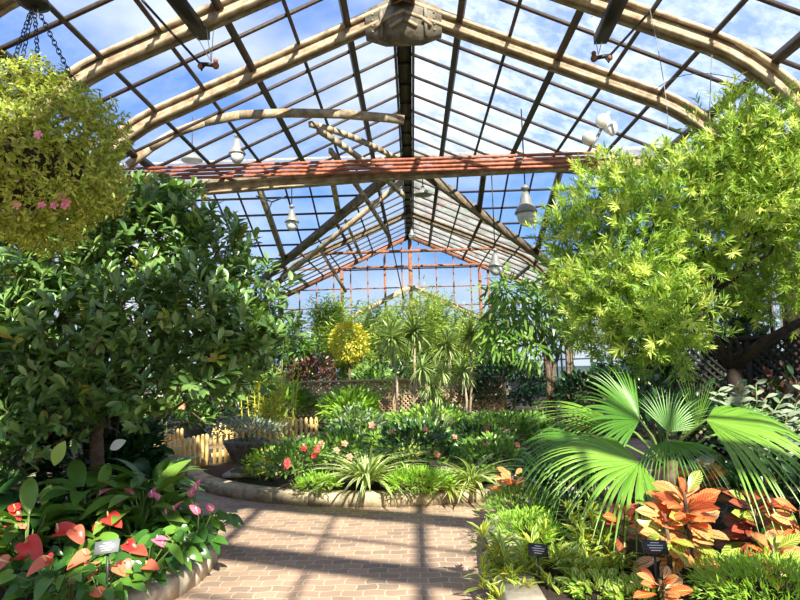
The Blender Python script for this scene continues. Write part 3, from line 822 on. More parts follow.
dd = np.repeat(tw, k, 0)*np.tile(np.linspace(.35, 1.5, k), len(P))[:, None] + perp(np.repeat(tw, k, 0))
yng = rnd.uniform(0, 1, len(P)) < .03; my = np.repeat(yng, k)
mb = MB(); mb.leaves(T_OB, dd[~my], pos[~my], .135*rnd.uniform(.65, 1.15, (~my).sum()), up=np.repeat(tw, k, 0)[~my]+np.array([0, -.2, .6]), jit=.25); mb.build('foliage', 'leaf_tree', t)
mb = MB(); mb.leaves(T_OB, dd[my], pos[my], .12*rnd.uniform(.65, 1.1, my.sum()), up=np.repeat(tw, k, 0)[my]); mb.build('new_growth', 'leaf_tree_young', t)
mb = MB()
b0 = np.array([at(96, 430, Y+.4)[0], Y+.4, .12]); f0 = at(95, 395, Y+.4)
mb.tube([b0, b0*.5+f0*.5+[.03, 0, 0], f0, at(88, 330, Y+.3), at(110, 270, Y+.3)], [.075, .065, .06, .045, .03], 9)
branches(mb, f0, [at(b[0], b[1], Y+b[3]) for b in TB], .03, .1)
for i in rnd.choice(len(P), 220, replace=False):
    mb.tube([P[i]-tw[i]*.25 + rnd.normal(0, .05, 3), P[i]+tw[i]*.05], [.006, .003], 4)
mb.build('trunk', 'bark', t, True)

# --- feathery tree at right
Y = 6.2
RB = [(600, 195, 32, .2), (577, 242, 36, .3), (640, 188, 36, .1), (692, 190, 42, 0), (738, 135, 38, -.1), (785, 140, 42, -.2), (642, 240, 48, -.1), (618, 288, 50, -.2), (662, 318, 44, -.5), (600, 328, 28, 0),
      (702, 240, 46, 0), (765, 205, 44, -.2), (745, 175, 42, -.1), (800, 190, 44, 0), (562, 275, 20, .4), (640, 340, 28, -.3), (570, 215, 20, .3), (735, 105, 16, -.1), (690, 170, 24, 0), (590, 300, 30, .1)]
RBd = [(790, 262, 36, .3), (735, 262, 38, .6), (770, 290, 28, .8), (705, 300, 28, .8), (800, 295, 28, .6), (750, 300, 26, 1.0), (790, 240, 40, .5)]
t = thing('feathery_tree', 'big feathery yellow-green conifer-like tree leaning over the fan palm', 'tree', (3.5, 6.6, .17))
for blobs, dens, tipf in ((RB, 330, .22), (RBd, 230, .02)):
    P, D = blobs_to_points(blobs, dens, Y, .35)
    k = 20; tw = D*.8 + np.array([-.15, -.35, .35]) + rnd.normal(0, .35, D.shape); tw /= np.linalg.norm(tw, axis=1, keepdims=True)
    TW = np.repeat(tw, k, 0); along = np.tile(np.linspace(0, .13, k), len(P))[:, None]
    pos = np.repeat(P, k, 0) + TW*along; dd = TW*.9 + perp(TW)*(1.1 - along*3)
    m = np.repeat(rnd.uniform(0, 1, len(P)) < tipf, k)
    mb = MB(); mb.leaves(T_NEEDLE, dd[~m], pos[~m], .085*rnd.uniform(.7, 1.15, (~m).sum()), up=TW[~m]+[0, -.3, .5], jit=.3); mb.build('foliage', 'leaf_podo', t)
    mb = MB(); mb.leaves(T_NEEDLE, dd[m], pos[m], .095*rnd.uniform(.8, 1.15, m.sum()), up=TW[m]+[0, -.3, .5], jit=.3); mb.build('new_growth', 'leaf_podo_tip', t)
    if blobs is RB: PR, TR = P, tw
mb = MB(); g = at(733, 368, Y+.4); root = np.array([3.55, 6.7, .1])
mb.tube([root, root*.4+g*.6+[.05, 0, 0], g], [.10, .085, .075], 9)
mb.tube([g, at(760, 345, Y+.2), at(800, 322, Y), at(850, 300, Y)], [.07, .055, .045, .035], 8)
mb.tube([g, at(712, 335, Y+.3), at(702, 300, Y+.2), at(680, 260, Y)], [.06, .045, .04, .03], 8)
mb.tube([at(702, 300, Y+.2), at(730, 262, Y+.1), at(765, 245, Y)], [.04, .035, .025], 7)
mb.tube([g, at(741, 350, Y+.3), at(735, 338, Y+.25)], [.05, .03, .02], 6); mb.tube([g, at(728, 350, Y+.3), at(731, 340, Y+.3)], [.04, .03, .015], 6)
branches(mb, at(702, 300, Y+.2), [at(b[0], b[1], Y+b[3]) for b in RB], .03, .1)
for i in rnd.choice(len(PR), 260, replace=False): mb.tube([PR[i]-TR[i]*.3, PR[i]+TR[i]*.1], [.005, .003], 4)
mb.build('trunk', 'bark_dark', t, True)

# --- hanging basket
Y = 3.3; c = at(22, 158, Y)
t = thing('hanging_basket', 'huge hanging basket of yellow-green foliage with pink flowers, on iron chains', 'hanging basket', c)
n = 4600; d = fib(n); R = np.array([.57, .50, .50]); bump = 1+.10*np.sin(d[:, :1]*6)*np.cos(d[:, 2:]*7)
k = 6; P = c + d*R*bump*rnd.uniform(.72, 1, (n, 1)); tw = d + rnd.normal(0, .45, d.shape) + [0, 0, .25]; tw /= np.linalg.norm(tw, axis=1, keepdims=True); TW = np.repeat(tw, k, 0)
pos = np.repeat(P, k, 0) + TW*np.tile(np.linspace(0, .05, k), n)[:, None]
mb = MB(); mb.leaves(T_SMALL, TW*.6+perp(TW), pos, .032*rnd.uniform(.6, 1.25, len(pos)), up=TW, jit=.4); mb.build('foliage', 'leaf_basket', t)
mb = MB(); mb.lathe(c-np.array([0, 0, .1]), [(.05, -.2), (.2, -.15), (.3, 0), (.34, .16), (.3, .16)], 16); mb.build('basket', 'bark_dark', t)
for (px, py) in ((16, 213), (85, 219), (107, 241), (75, 236), (105, 250), (36, 138), (50, 225)):
    q = at(px, py, Y-.36); q = c + (q-c)/np.linalg.norm((q-c)/R)*1.03; add_flower(t, q, 'petal_pink', .028, (0, -1, .1))
hook = at(34, 2, Y)
def chain(a, b, r=.013):
    mb = MB(); a = np.array(a); b = np.array(b); L = np.linalg.norm(b-a); n = int(L/(r*2.6)); d = (b-a)/L
    x = np.cross(d, [0, 1, .2]); x /= np.linalg.norm(x); y = np.cross(d, x)
    for i in range(n):
        cc = a + d*L*(i+.5)/n; s = x if i % 2 else y; pts = [cc + d*math.cos(u)*r*1.8 + s*math.sin(u)*r for u in np.linspace(0, 2*PI, 9)]
        mb.tube(pts, .0032, 4)
    return mb
for e in (at(8, 78, Y-.25), at(40, 92, Y-.2), at(78, 90, Y-.1), at(20, 70, Y+.25)):
    chain(hook, e).build('chain', 'iron', t)
mb = MB(); mb.lathe(hook-np.array([0, 0, .05]), [(.05, .02), (.085, .03), (.085, .06), (.03, .08)], 12); mb.build('hanger_plate', 'iron', t)
top = np.array([hook[0], hook[1], roofz(hook[0])-.05]); chain(hook, top, .016).build('chain', 'iron', t)

# --- anthuriums
def spathe_T():
    return leaf_T(.92, 8, 'heart', .4, .3)
T_SP = spathe_T(); T_TULIP = leaf_T(.5, 8, 'heart', .9, .05)
SM = {}
def spathe(parent, pos, face, size, mat, tulip=False):
    size = size*(1.15 if tulip else .82); key = (mat, tulip)
    if key not in SM:
        vs = []
        for v_ in range(3):
            mb = MB(); mb.leaves(T_TULIP if tulip else T_SP, [(0, 1, .05+.1*v_)], [(0, 0, 0)], 1.0, jit=.05); o = mb.build('flower', mat, smooth=True); me = o.data; bpy.data.objects.remove(o)
            mb = MB(); mb.tube([(0, 0, 0), (0, .08, .25), (0, .12, .5)], [.055, .05, .03], 7); o = mb.build('spadix', 'spadix_white' if tulip else 'spadix', smooth=True); me2 = o.data; bpy.data.objects.remove(o)
            vs.append((me, me2))
        SM[key] = vs
    me, me2 = SM[key][rnd.randint(3)]
    o = bpy.data.objects.new('flower', me); C.objects.link(o); o.parent = parent
    z = Vector(face).normalized(); y = Vector((rnd.normal(0, .6), rnd.normal(0, .3), -.5 if not tulip else .9)); y = (y - z*y.dot(z)).normalized(); x = y.cross(z)
    Mx = Matrix((x, y, z)).transposed().to_4x4()
    o.matrix_basis = Matrix.Translation(Vector(np.array(pos, float)) - parent.location) @ Mx @ Matrix.Scale(size, 4)
    s = bpy.data.objects.new('spadix', me2); C.objects.link(s); s.parent = o
    return o
def anthurium(px, py, z, label, blooms, ls=.12, nleaf=18, h=.23, r=.22, mat='leaf_anth', tulip=False):
    b = fl(px, py, z); t = thing('anthurium', label, 'anthurium', b, 'anthuriums in the left bed')
    a = rnd.uniform(0, 2*PI, nleaf); rr = r*rnd.uniform(.3, 1, nleaf); hh = h*rnd.uniform(.35, 1, nleaf)
    tips = b + np.stack([np.cos(a)*rr, np.sin(a)*rr, hh], 1)
    dd = np.stack([np.cos(a), np.sin(a)-.5, -.25+rnd.normal(0, .35, nleaf)], 1)
    mb = MB(); mb.leaves(T_HEART, dd, tips, ls*rnd.uniform(.7, 1.2, nleaf), up=(0, -.6, 1), jit=.3); mb.build('foliage', mat, t, True)
    mb = MB()
    for q in tips: mb.tube([b, (b+q)/2+[0, 0, .04], q], .005, 4)
    for (bx, by, s, mt, fc) in blooms:
        d_ = ray(bx, by); Yb = b[1] - .16; q = CAM + d_*(Yb/d_[1]); mb.tube([b, (b+q)/2+[0, 0, .05], q+[0, .01, -.005]], .0045, 4)
        spathe(t, q, fc, s, mt, tulip)
    mb.build('stem', 'stem_green', t)
    return t
sr, ss, sp_ = 'spathe_red', 'spathe_salmon', 'spathe_pink'
F1, F2, F3 = (0, -.5, .9), (.4, -.7, .6), (-.4, -.6, .7)
AN = [
 (6, 560, .17, 'red anthurium clump at the left edge, its blooms cut by the frame', [(2, 530, .17, sr, F1), (14, 512, .10, sr, F2)]),
 (30, 580, .17, 'anthurium clump with two folded deep red blooms', [(25, 543, .20, sr, F2), (28, 556, .13, sr, F1)]),
 (14, 600, .17, 'anthurium with a broad salmon bloom low at the frame corner', [(8, 562, .18, ss, F3)]),
 (62, 570, .17, 'anthurium clump with one wide scarlet bloom and a salmon bloom leaning on it', [(57, 533, .21, sr, F1), (74, 530, .15, ss, F2)]),
 (50, 602, .17, 'anthurium with a ruffled salmon bloom, left of the leaning plant sign', [(48, 562, .15, ss, F1), (52, 558, .10, sr, F3)]),
 (88, 590, .17, 'anthurium with a coral bloom just under the grey plant sign', [(88, 556, .16, ss, F1), (92, 564, .12, ss, F2)]),
 (22, 560, .17, 'anthurium with small red blooms behind the folded deep red ones', [(16, 510, .12, sr, F1), (22, 525, .09, ss, F2)]),
 (84, 565, .17, 'anthurium with slim coral bloom behind the grey plant sign', [(84, 545, .11, ss, F3)]),
 (112, 562, .17, 'anthurium with a tall pinkish red bloom above the grey plant sign', [(108, 518, .17, sr, F1), (100, 524, .09, sr, F3)]),
 (128, 578, .17, 'anthurium with red and peach blooms right of the grey plant sign', [(126, 544, .12, sr, F2), (136, 550, .12, ss, F1)]),
 (118, 594, .17, 'anthurium with two peach blooms at the foot of the sign post', [(116, 566, .12, ss, F1), (124, 562, .11, ss, F2)]),
 (146, 586, .17, 'anthurium with yellowish peach bloom nearest the curb corner', [(146, 566, .12, ss, F1), (132, 574, .10, ss, F3)]),
 (100, 604, .17, 'anthurium with a single coral bloom low beside the curb', [(102, 594, .11, ss, F1)]),
 (46, 548, .17, 'anthurium without open bloom, between the scarlet and the small red ones', []),
 (70, 606, .17, 'leafy anthurium without bloom at the bottom frame edge', []),
]
for (px, py, z, lb, bl) in AN: anthurium(px, py, z, lb, bl)
PK = [
 (150, 545, .17, 'pink tulip anthurium with blooms pointing up beside the big pale leaf', [(152, 497, .10, sp_, F1), (160, 500, .09, sp_, F2)]),
 (172, 548, .17, 'pink anthurium clump with a pair of upright pink blooms mid bed', [(166, 515, .09, sp_, F1), (175, 510, .08, sp_, F3)]),
 (190, 545, .17, 'pink anthurium nearest the path with the topmost long pink bloom', [(190, 495, .10, sp_, F2), (196, 490, .09, sp_, F1)]),
 (198, 556, .17, 'pink anthurium overhanging the curb with a bloom over the bricks', [(198, 514, .10, sp_, F1), (213, 510, .09, sp_, F3)]),
 (165, 570, .17, 'pink anthurium with faded small blooms behind the curb', [(157, 540, .08, sp_, F1), (163, 545, .08, sp_, F2)]),
 (130, 545, .17, 'anthurium with small pale pink blooms under the tree trunk', [(100, 496, .09, sp_, F1), (132, 495, .08, sp_, F2), (118, 508, .07, sp_, F3)]),
 (184, 562, .17, 'broad-leaved anthurium whose leaves hang over the curb', []),
 (208, 545, .17, 'outermost leafy anthurium at the curb bend', []),
]
for (px, py, z, lb, bl) in PK: anthurium(px, py, z, lb, bl, ls=.12, nleaf=20, h=.25, r=.20, tulip=True)
# --- big-leaved plants under the tree
def bigleaf(base, label, n, L, mat, up=.55, name='peace_lily', cat='foliage plant', group='dark big-leaved plants under the left tree', extra=None):
    base = np.array(base, float); t = thing(name, label, cat, base, group)
    a = rnd.uniform(0, 2*PI, n); s = rnd.uniform(.4, 1, n); st = base + np.stack([np.cos(a)*s*.18, np.sin(a)*s*.18, rnd.uniform(.15, .75, n)*L*1.6], 1)
    d = np.stack([np.cos(a)*s, np.sin(a)*s-.2, np.full(n, up)+rnd.normal(0, .3, n)], 1)
    mb = MB(); mb.leaves(T_BIG, d, st, L*rnd.uniform(.7, 1.15, n), jit=.2); mb.build('foliage', mat, t, True)
    mb = MB()
    for q in st: mb.tube([base, (base+q)/2, q], .007, 4)
    mb.build('stem', 'stem_green', t)
    if extra: 
        for (px, py, s_, mt, dy) in extra:
            q = at(px, py, base[1]-.25); mb = MB(); mb.leaves(leaf_T(.55, 6, 'ellipse', .15, .2), [(.35, -.1, dy)], [q-np.array([.06, 0, dy*s_*.5])], s_, up=(0, -1, .35), jit=.02); mb.build('pale_leaf', mt, t, True)
    return t
bl = [((-2.35, 5.35, .17), 'dark big-leaved plant right of the tree trunk carrying a white leaf', [(117, 447, .16, 'leaf_white', .2)]),
      ((-2.7, 5.0, .17), 'dark big-leaved plant in front of the trunk with one large pale green leaf', [(62, 452, .21, 'leaf_pale', 1.0), (50, 494, .17, 'leaf_pale', 1.0)]),
      ((-3.15, 5.1, .17), 'dark big-leaved plant in deep shade left of the trunk', None),
      ((-3.6, 5.0, .17), 'dark big-leaved plant at the left frame edge in shade', None),
      ((-2.45, 5.6, .13), 'dark big-leaved plant spreading towards the path', None),
      ((-2.6, 5.9, .17), 'dark big-leaved plant behind the tree trunk', None),
      ((-3.3, 5.9, .17), 'dark big-leaved plant deepest behind the left tree', None),
      ((-2.25, 4.9, .17), 'broad-leaved plant just behind the pink anthuriums', None),
      ((-2.9, 4.55, .17), 'broad-leaved plant just behind the scarlet anthuriums', None)]
bl += [((-4.2, 5.2, .14), 'dark big-leaved plant beyond the left frame edge plants', None), ((-3.9, 4.4, .14), 'dark big-leaved plant left of the red anthuriums', None), ((-2.2, 5.0, .14), 'broad-leaved plant just behind the pink anthuriums nearest the path', None), ((-3.3, 4.6, .14), 'broad-leaved plant just behind the left edge anthuriums', None)]
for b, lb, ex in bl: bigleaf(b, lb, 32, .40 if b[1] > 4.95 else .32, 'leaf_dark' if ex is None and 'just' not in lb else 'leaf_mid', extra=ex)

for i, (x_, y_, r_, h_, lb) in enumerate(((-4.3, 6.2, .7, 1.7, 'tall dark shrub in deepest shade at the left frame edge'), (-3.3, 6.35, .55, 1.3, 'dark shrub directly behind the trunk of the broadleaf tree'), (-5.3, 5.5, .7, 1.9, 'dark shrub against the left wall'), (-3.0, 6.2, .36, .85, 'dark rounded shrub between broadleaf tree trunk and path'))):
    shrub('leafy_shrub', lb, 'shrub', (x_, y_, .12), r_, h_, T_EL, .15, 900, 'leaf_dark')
# --- plants in the centre bed
Z = .15
def cb(px, py): return fl(px, py, Z)
shrub('flowering_shrub', 'dark green shrub with red flower clusters at the front left of the round bed', 'shrub', cb(300, 487), .38, .55, T_EL, .085, 620, 'leaf_mid', ('petal_red', 7, .05))
shrub('flowering_shrub', 'taller shrub with bright red blooms behind the striped spider plant', 'shrub', cb(338, 480), .40, .62, T_EL, .085, 640, 'leaf_mid', ('petal_coral', 5, .05))
blade_clump('spider_plant', 'large cream-striped spider plant arching over the front curb', 'spider plant', cb(367, 487), .78, 130, T_BLADE_W, 'leaf_striped', 1.0, .95)
shrub('asparagus_fern', 'bright yellow-green fern mound right of the striped spider plant', 'fern', cb(418, 494), .36, .26, T_THIN, .07, 1300, 'leaf_bright', ry=.22)
shrub('asparagus_fern', 'small bright fern mound left of the striped spider plant', 'fern', cb(318, 493), .24, .20, T_THIN, .06, 700, 'leaf_bright', ry=.18)
shrub('asparagus_fern', 'golden fern tuft directly above the striped spider plant', 'fern', cb(372, 475), .36, .55, T_THIN, .07, 900, 'leaf_bright', ry=.2)
shrub('flowering_shrub', 'dark glossy shrub with a few red blooms in the middle of the round bed', 'shrub', cb(420, 480), .52, .72, T_EL, .10, 850, 'leaf_dark', ('petal_coral', 4, .045), second=('leaf_mid', .3))
blade_clump('variegated_grass', 'white-edged grass clump at the right front of the round bed', 'ornamental grass', cb(472, 487), .66, 110, T_BLADE_W, 'leaf_striped', 1.0, .9)
blade_clump('variegated_grass', 'low dark striped grass tufts in front of the dark shrub', 'ornamental grass', cb(447, 491), .40, 80, T_BLADE, 'leaf_variegated', 1.0, .7)
shrub('flowering_shrub', 'low rounded shrub with one coral bloom at the right end of the round bed', 'shrub', cb(492, 482), .42, .55, T_EL, .09, 600, 'leaf_mid', ('petal_coral', 2, .045))
blade_clump('striped_cane', 'tall white-striped upright canes in the middle of the round bed', 'ornamental grass', (.35, 9.3, Z), .80, 50, T_BLADE2, 'leaf_striped', .28, 1.6)
shrub('leafy_shrub', 'pale green leafy shrub behind the striped canes', 'shrub', (.3, 10.3, Z), .75, .72, T_EL, .12, 700, 'leaf_bright', second=('leaf_mid', .5))
shrub('leafy_shrub', 'round pale shrub at the far right of the round bed', 'shrub', (1.35, 9.7, Z), .65, .62, T_EL, .11, 700, 'leaf_mid', second=('leaf_bright', .3))
shrub('leafy_shrub', 'fresh green shrub between urn and red flowering shrub', 'shrub', cb(270, 480), .30, .40, T_EL, .07, 420, 'leaf_bright', ('petal_coral', 1, .04), second=('leaf_yellow', .2))
blade_clump('variegated_grass', 'yellow striped grass right beside the stone pedestals', 'ornamental grass', cb(256, 478), .30, 60, T_BLADE, 'leaf_variegated', .9, 1)
shrub('urn_flowers', 'grey-green trailing flowers with violet spikes growing in the stone urn', 'potted plant', (-2.35, 8.45, .56), .48, .34, T_EL, .06, 700, 'leaf_grey', ('petal_violet', 7, .025))
shrub('lavender', 'grey-leaved violet flowers beside the urn', 'shrub', (-1.75, 8.5, Z), .38, .42, T_THIN, .10, 520, 'leaf_grey', ('petal_violet', 9, .028))
shrub('leafy_shrub', 'dark shrub with small red blooms next to the end of the picket fence', 'shrub', (-1.15, 9.2, Z), .38, .50, T_EL, .09, 520, 'leaf_dark', ('petal_red', 5, .05))
shrub('leafy_shrub', 'greyish fine-leaved shrub rising behind the red blooms', 'shrub', (-1.0, 10.4, Z), .55, .75, T_EL, .09, 650, 'leaf_mid', ('petal_coral', 1, .07), second=('leaf_grey', .35))
blade_clump('spider_plant', 'pale arching blades behind the centre of the round bed', 'spider plant', (-.15, 9.0, Z), .62, 60, T_BLADE, 'leaf_variegated', .9, 1.1)
shrub('leafy_shrub', 'small shrub with one red bloom between grass clump and right shrub', 'shrub', (.85, 8.9, Z), .45, .55, T_EL, .09, 480, 'leaf_dark', ('petal_red', 1, .05), second=('leaf_bright', .25))
shrub('leafy_shrub', 'green filler shrub at the back right rim of the round bed', 'shrub', (1.7, 11.2, Z), .8, .5, T_EL, .12, 600, 'leaf_mid')
shrub('leafy_shrub', 'green filler shrub behind the tall pale shrub of the round bed', 'shrub', (-.4, 11.9, Z), .9, .45, T_EL, .12, 700, 'leaf_mid', second=('leaf_yellow', .1))
shrub('leafy_shrub', 'low green shrub on the right shoulder of the round bed', 'shrub', (1.95, 9.4, Z), .6, .5, T_EL, .10, 500, 'leaf_mid', second=('leaf_bright', .3))

# --- behind the picket fence: bamboo stalks, hibiscus
def stalks(base, n, h, r, label, mat='leaf_yellow', leaf=True):
    base = np.array(base, float); t = thing('bamboo_clump', label, 'bamboo', base); mb = MB(); ml = MB()
    for i in range(n):
        a = rnd.uniform(0, 2*PI); q = base + np.array([math.cos(a), math.sin(a), 0])*r*rnd.uniform(.1, 1); hh = h*rnd.uniform(.6, 1.05); l = rnd.normal(0, .07, 2)
        e_ = q+np.array([l[0], l[1], hh]); mb.tube([q, (q+e_)/2, e_], [.014, .012, .006], 5)
        u = rnd.uniform(.2, 1, 22)[:, None]; P_ = q + (e_-q)*u; d = fib(22); d[:, 2] = abs(d[:, 2])*.6; ml.leaves(T_THIN, d, P_, .16, jit=.3)
    mb.build('cane', 'leaf_yellow', t); ml.build('foliage', mat, t)
stalks((-2.65, 10.9, 0), 30, 1.75, .5, 'yellow-stemmed bamboo rising behind the picket fence')
# --- rear bed plants; z base .14
Zr = .14
REAR = [ # px, py(top), Y, rpx, label, leaf T, leaf size, n, mat, flowers, second
 (168, 398, 13.2, 38, 'hibiscus shrub with two coral flowers behind the short picket panel', T_EL, .16, 700, 'leaf_mid', ('petal_coral', 3, .10), None),
 (205, 385, 14.0, 34, 'dark shrub with a yellow bloom behind the hibiscus', T_EL, .16, 650, 'leaf_dark', ('petal_yellow', 1, .08), None),
 (245, 362, 16.0, 34, 'tall mid-green shrub behind the yellow bamboo', T_EL, .17, 800, 'leaf_mid', None, ('leaf_bright', .4)),
 (285, 388, 14.8, 24, 'narrow-leaved green shrub before the lattice at its left end', T_THIN, .28, 700, 'leaf_mid', None, ('leaf_bright', .3)),
 (350, 393, 14.6, 26, 'light green shrub with long leaves before the lattice', T_THIN, .28, 700, 'leaf_bright', None, ('leaf_mid', .4)),
 (262, 330, 20.0, 42, 'big dim tree at the far left behind the bamboo', T_EL, .22, 1100, 'leaf_mid', None, ('leaf_dark', .4)),
 (225, 345, 19.0, 36, 'shaded shrub at the foot of the left wing', T_EL, .20, 900, 'leaf_dark', None, None),
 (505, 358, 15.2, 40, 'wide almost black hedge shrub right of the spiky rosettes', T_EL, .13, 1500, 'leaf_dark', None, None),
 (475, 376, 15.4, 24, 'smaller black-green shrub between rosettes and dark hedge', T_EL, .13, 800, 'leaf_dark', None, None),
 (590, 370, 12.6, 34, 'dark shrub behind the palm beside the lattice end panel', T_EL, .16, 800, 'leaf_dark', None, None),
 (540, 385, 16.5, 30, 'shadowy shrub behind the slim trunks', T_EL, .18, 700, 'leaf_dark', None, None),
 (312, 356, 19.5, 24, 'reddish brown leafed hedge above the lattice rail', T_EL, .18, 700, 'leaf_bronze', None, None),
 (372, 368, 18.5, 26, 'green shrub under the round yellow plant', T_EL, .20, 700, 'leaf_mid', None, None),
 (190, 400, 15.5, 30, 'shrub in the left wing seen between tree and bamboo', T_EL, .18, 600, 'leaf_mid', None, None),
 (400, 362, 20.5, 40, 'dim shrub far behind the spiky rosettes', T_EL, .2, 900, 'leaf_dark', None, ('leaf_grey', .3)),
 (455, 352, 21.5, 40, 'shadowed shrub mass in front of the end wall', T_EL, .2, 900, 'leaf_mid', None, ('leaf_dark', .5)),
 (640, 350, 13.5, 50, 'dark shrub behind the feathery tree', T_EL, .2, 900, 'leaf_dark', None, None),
 (140, 360, 17.0, 60, 'shaded tree in the left wing behind the broadleaf tree', T_EL, .24, 1000, 'leaf_dark', None, ('leaf_mid', .3)),
]
for (px, py, Yr, rp, lb, T, ls, n, mt, fw, sc) in REAR:
    top_ = at(px, py, Yr); r = rp/FPX*Yr; h = top_[2]-Zr
    shrub('leafy_shrub' if 'tree' not in lb.split(' in ')[0].split(' at ')[0] else 'leafy_tree', lb, 'shrub' if 'tree' not in lb.split(' in ')[0].split(' at ')[0] else 'tree', (top_[0], Yr, Zr), r, h, T, ls, n, mt, fw, second=sc)
# corner bed
shrub('leafy_shrub', 'dark shrub in the corner bed by the left wall', 'shrub', (-5.3, 9.2, .12), .5, 1.2, T_EL, .12, 500, 'leaf_dark')

# --- feathery tall background foliage before the end wall
def feathery(px, ptop, Yf, w, label, n=5000, mat='leaf_feather', ls=.22):
    top_ = at(px, ptop, Yf); base = np.array([top_[0], Yf, Zr]); t = thing('feathery_bamboo', label, 'bamboo', base, 'feathery bamboo before the end wall')
    h = top_[2]-Zr; mb = MB(); P = []; 
    for i in range(14):
        a = rnd.uniform(0, 2*PI); e_ = base + np.array([math.cos(a)*w*rnd.uniform(.2, 1), math.sin(a)*w*.5, h*rnd.uniform(.75, 1.0)]); m_ = (base+e_)/2+[0, 0, h*.15]
        mb.tube([base + np.array([math.cos(a), math.sin(a), 0])*.12, m_, e_], [.02, .014, .005], 5)
        u = rnd.uniform(.35, 1, n//14)[:, None]; P.append(base*(1-u)**2 + 2*u*(1-u)*m_ + u*u*e_ + rnd.normal(0, .22, (n//14, 3)))
    P = np.concatenate(P); d = fib(len(P)); d[:, 2] = d[:, 2]*.5+.2
    mb.build('cane', 'bark_pale', t); ml = MB(); ml.leaves(T_THIN, d, P, ls*rnd.uniform(.7, 1.2, len(P)), jit=.4); ml.build('foliage', mat, t)
feathery(330, 302, 22.5, .9, 'feathery pale bamboo above the round yellow plant', 6500)
feathery(375, 300, 23.5, .9, 'feathery bamboo left of the central gable post')
feathery(425, 290, 24, 1.0, 'tallest feathery bamboo right of the central gable post', 6500)
feathery(470, 310, 23.0, .9, 'olive feathery bamboo behind the right rosettes')
feathery(300, 330, 21.5, .7, 'feathery green stems at the left end of the back wall', 4500, 'leaf_mid')
feathery(400, 322, 21.5, .8, 'fine misty stems just behind the two tall rosette trees', 4500)

feathery(262, 300, 22.0, .9, 'broad feathery clump at the far left of the back wall', 4500, 'leaf_mid')
feathery(350, 318, 20.5, .8, 'feathery clump right behind the round yellow ball', 4500)
feathery(450, 322, 20.8, .8, 'low feathery clump between the two right rosettes', 4000)
feathery(500, 318, 22.5, .8, 'feathery clump behind the slender willow-leaved tree', 4000, 'leaf_mid')
# --- round yellow plant on a pole (ball)
c = at(349, 342, 16.5)
t = thing('ball_shrub', 'round yellow-flowered ball standing out above the lattice', 'topiary', (c[0], c[1], Zr))
n = 1500; d = fib(n); mb = MB(); mb.leaves(T_EL, d+fib(n)*.7, c + d*.50*np.array([1, 1, 1.05])*rnd.uniform(.8, 1, (n, 1)), .10, jit=.5); mb.build('foliage', 'leaf_yellow', t)
mb = MB(); n = 260; d = fib(n); mb.leaves(T_EL, d+fib(n)*.7, c + d*.52, .11, jit=.5); mb.build('flower_heads', 'petal_yellow', t)
mb = MB(); mb.tube([(c[0], c[1], Zr-.05), c], [.04, .03], 7); mb.build('stem', 'bark', t)

# --- dracaena trees
def drac(px, py, Yd, L, label, basepx=None, n=120, more=(), bark='bark_pale'):
    c = at(px, py, Yd); bx = at(basepx or px, 400, Yd)[0]; b = np.array([bx, Yd, Zr if Yd > 14 else .15]); t = thing('dracaena', label, 'dracaena', b, 'spiky dracaenas behind the round bed')
    mb = MB(); mt = MB(); mt.tube([b-[0, 0, .05], b*.5+c*.5+[.06, 0, 0], c], [.035, .028, .022], 7); rosette(mb, c, L, n, T_BLADE2)
    for (qx, qy) in more:
        q = at(qx, qy, Yd+rnd.uniform(-.3, .3)); mt.tube([b*.7+c*.3, q], [.025, .018], 6); rosette(mb, q, L*.9, n, T_BLADE2)
    mt.build('trunk', bark, t, True); mb.build('foliage', 'leaf_drac', t)
drac(391, 338, 13.6, .62, 'slim-trunked dracaena left of the central gable post', 397)
drac(414, 332, 13.9, .66, 'tallest dracaena rosette on a bare pale trunk near the centre', 410)
drac(447, 345, 13.8, .55, 'dracaena rosette right of the tallest one', 449)
drac(470, 336, 14.3, .60, 'upper right dracaena rosette before the dark willow-leaved tree', 468)
drac(431, 385, 12.9, .46, 'low bunch of dracaena rosettes at the centre', 433, 100, ((422, 368), (443, 372), (438, 395)))
drac(463, 372, 13.2, .46, 'single low dracaena on a short stem at the right of the bunch', 464)

# --- slim willow-leaved tree
Y = 13.5
t = thing('slender_tree', 'slender tree with drooping dark willow-like leaves and bare twin trunks', 'tree', (at(548, 400, Y)[0], Y, Zr))
SB = [(512, 300, 30, 0), (535, 320, 28, 0), (500, 335, 24, 0), (550, 295, 26, .2), (525, 350, 22, 0), (505, 290, 18, 0), (570, 320, 24, 0), (545, 345, 16, 0)]
P, D = blobs_to_points(SB, 620, Y, .3); n = len(P); d = D*.6 + np.array([0, 0, -.5]) + fib(n)*.5
mb = MB(); mb.leaves(T_THIN, d, P, .30*rnd.uniform(.7, 1.1, n), up=(0, -1, .4), jit=.5); mb.build('foliage', 'leaf_mid', t)
mb = MB(); b = np.array([at(549, 400, Y)[0], Y, .1])
mb.tube([b, at(548, 370, Y), at(544, 345, Y), at(535, 310, Y)], [.07, .06, .05, .03], 7); mb.tube([b+[.08, 0, 0], at(553, 372, Y), at(561, 345, Y), at(572, 310, Y)], [.05, .045, .035, .02], 7)
mb.tube([at(548, 380, Y), at(552, 350, Y), at(552, 300, Y)], [.04, .03, .02], 6)
mb.build('trunk', 'bark', t, True)

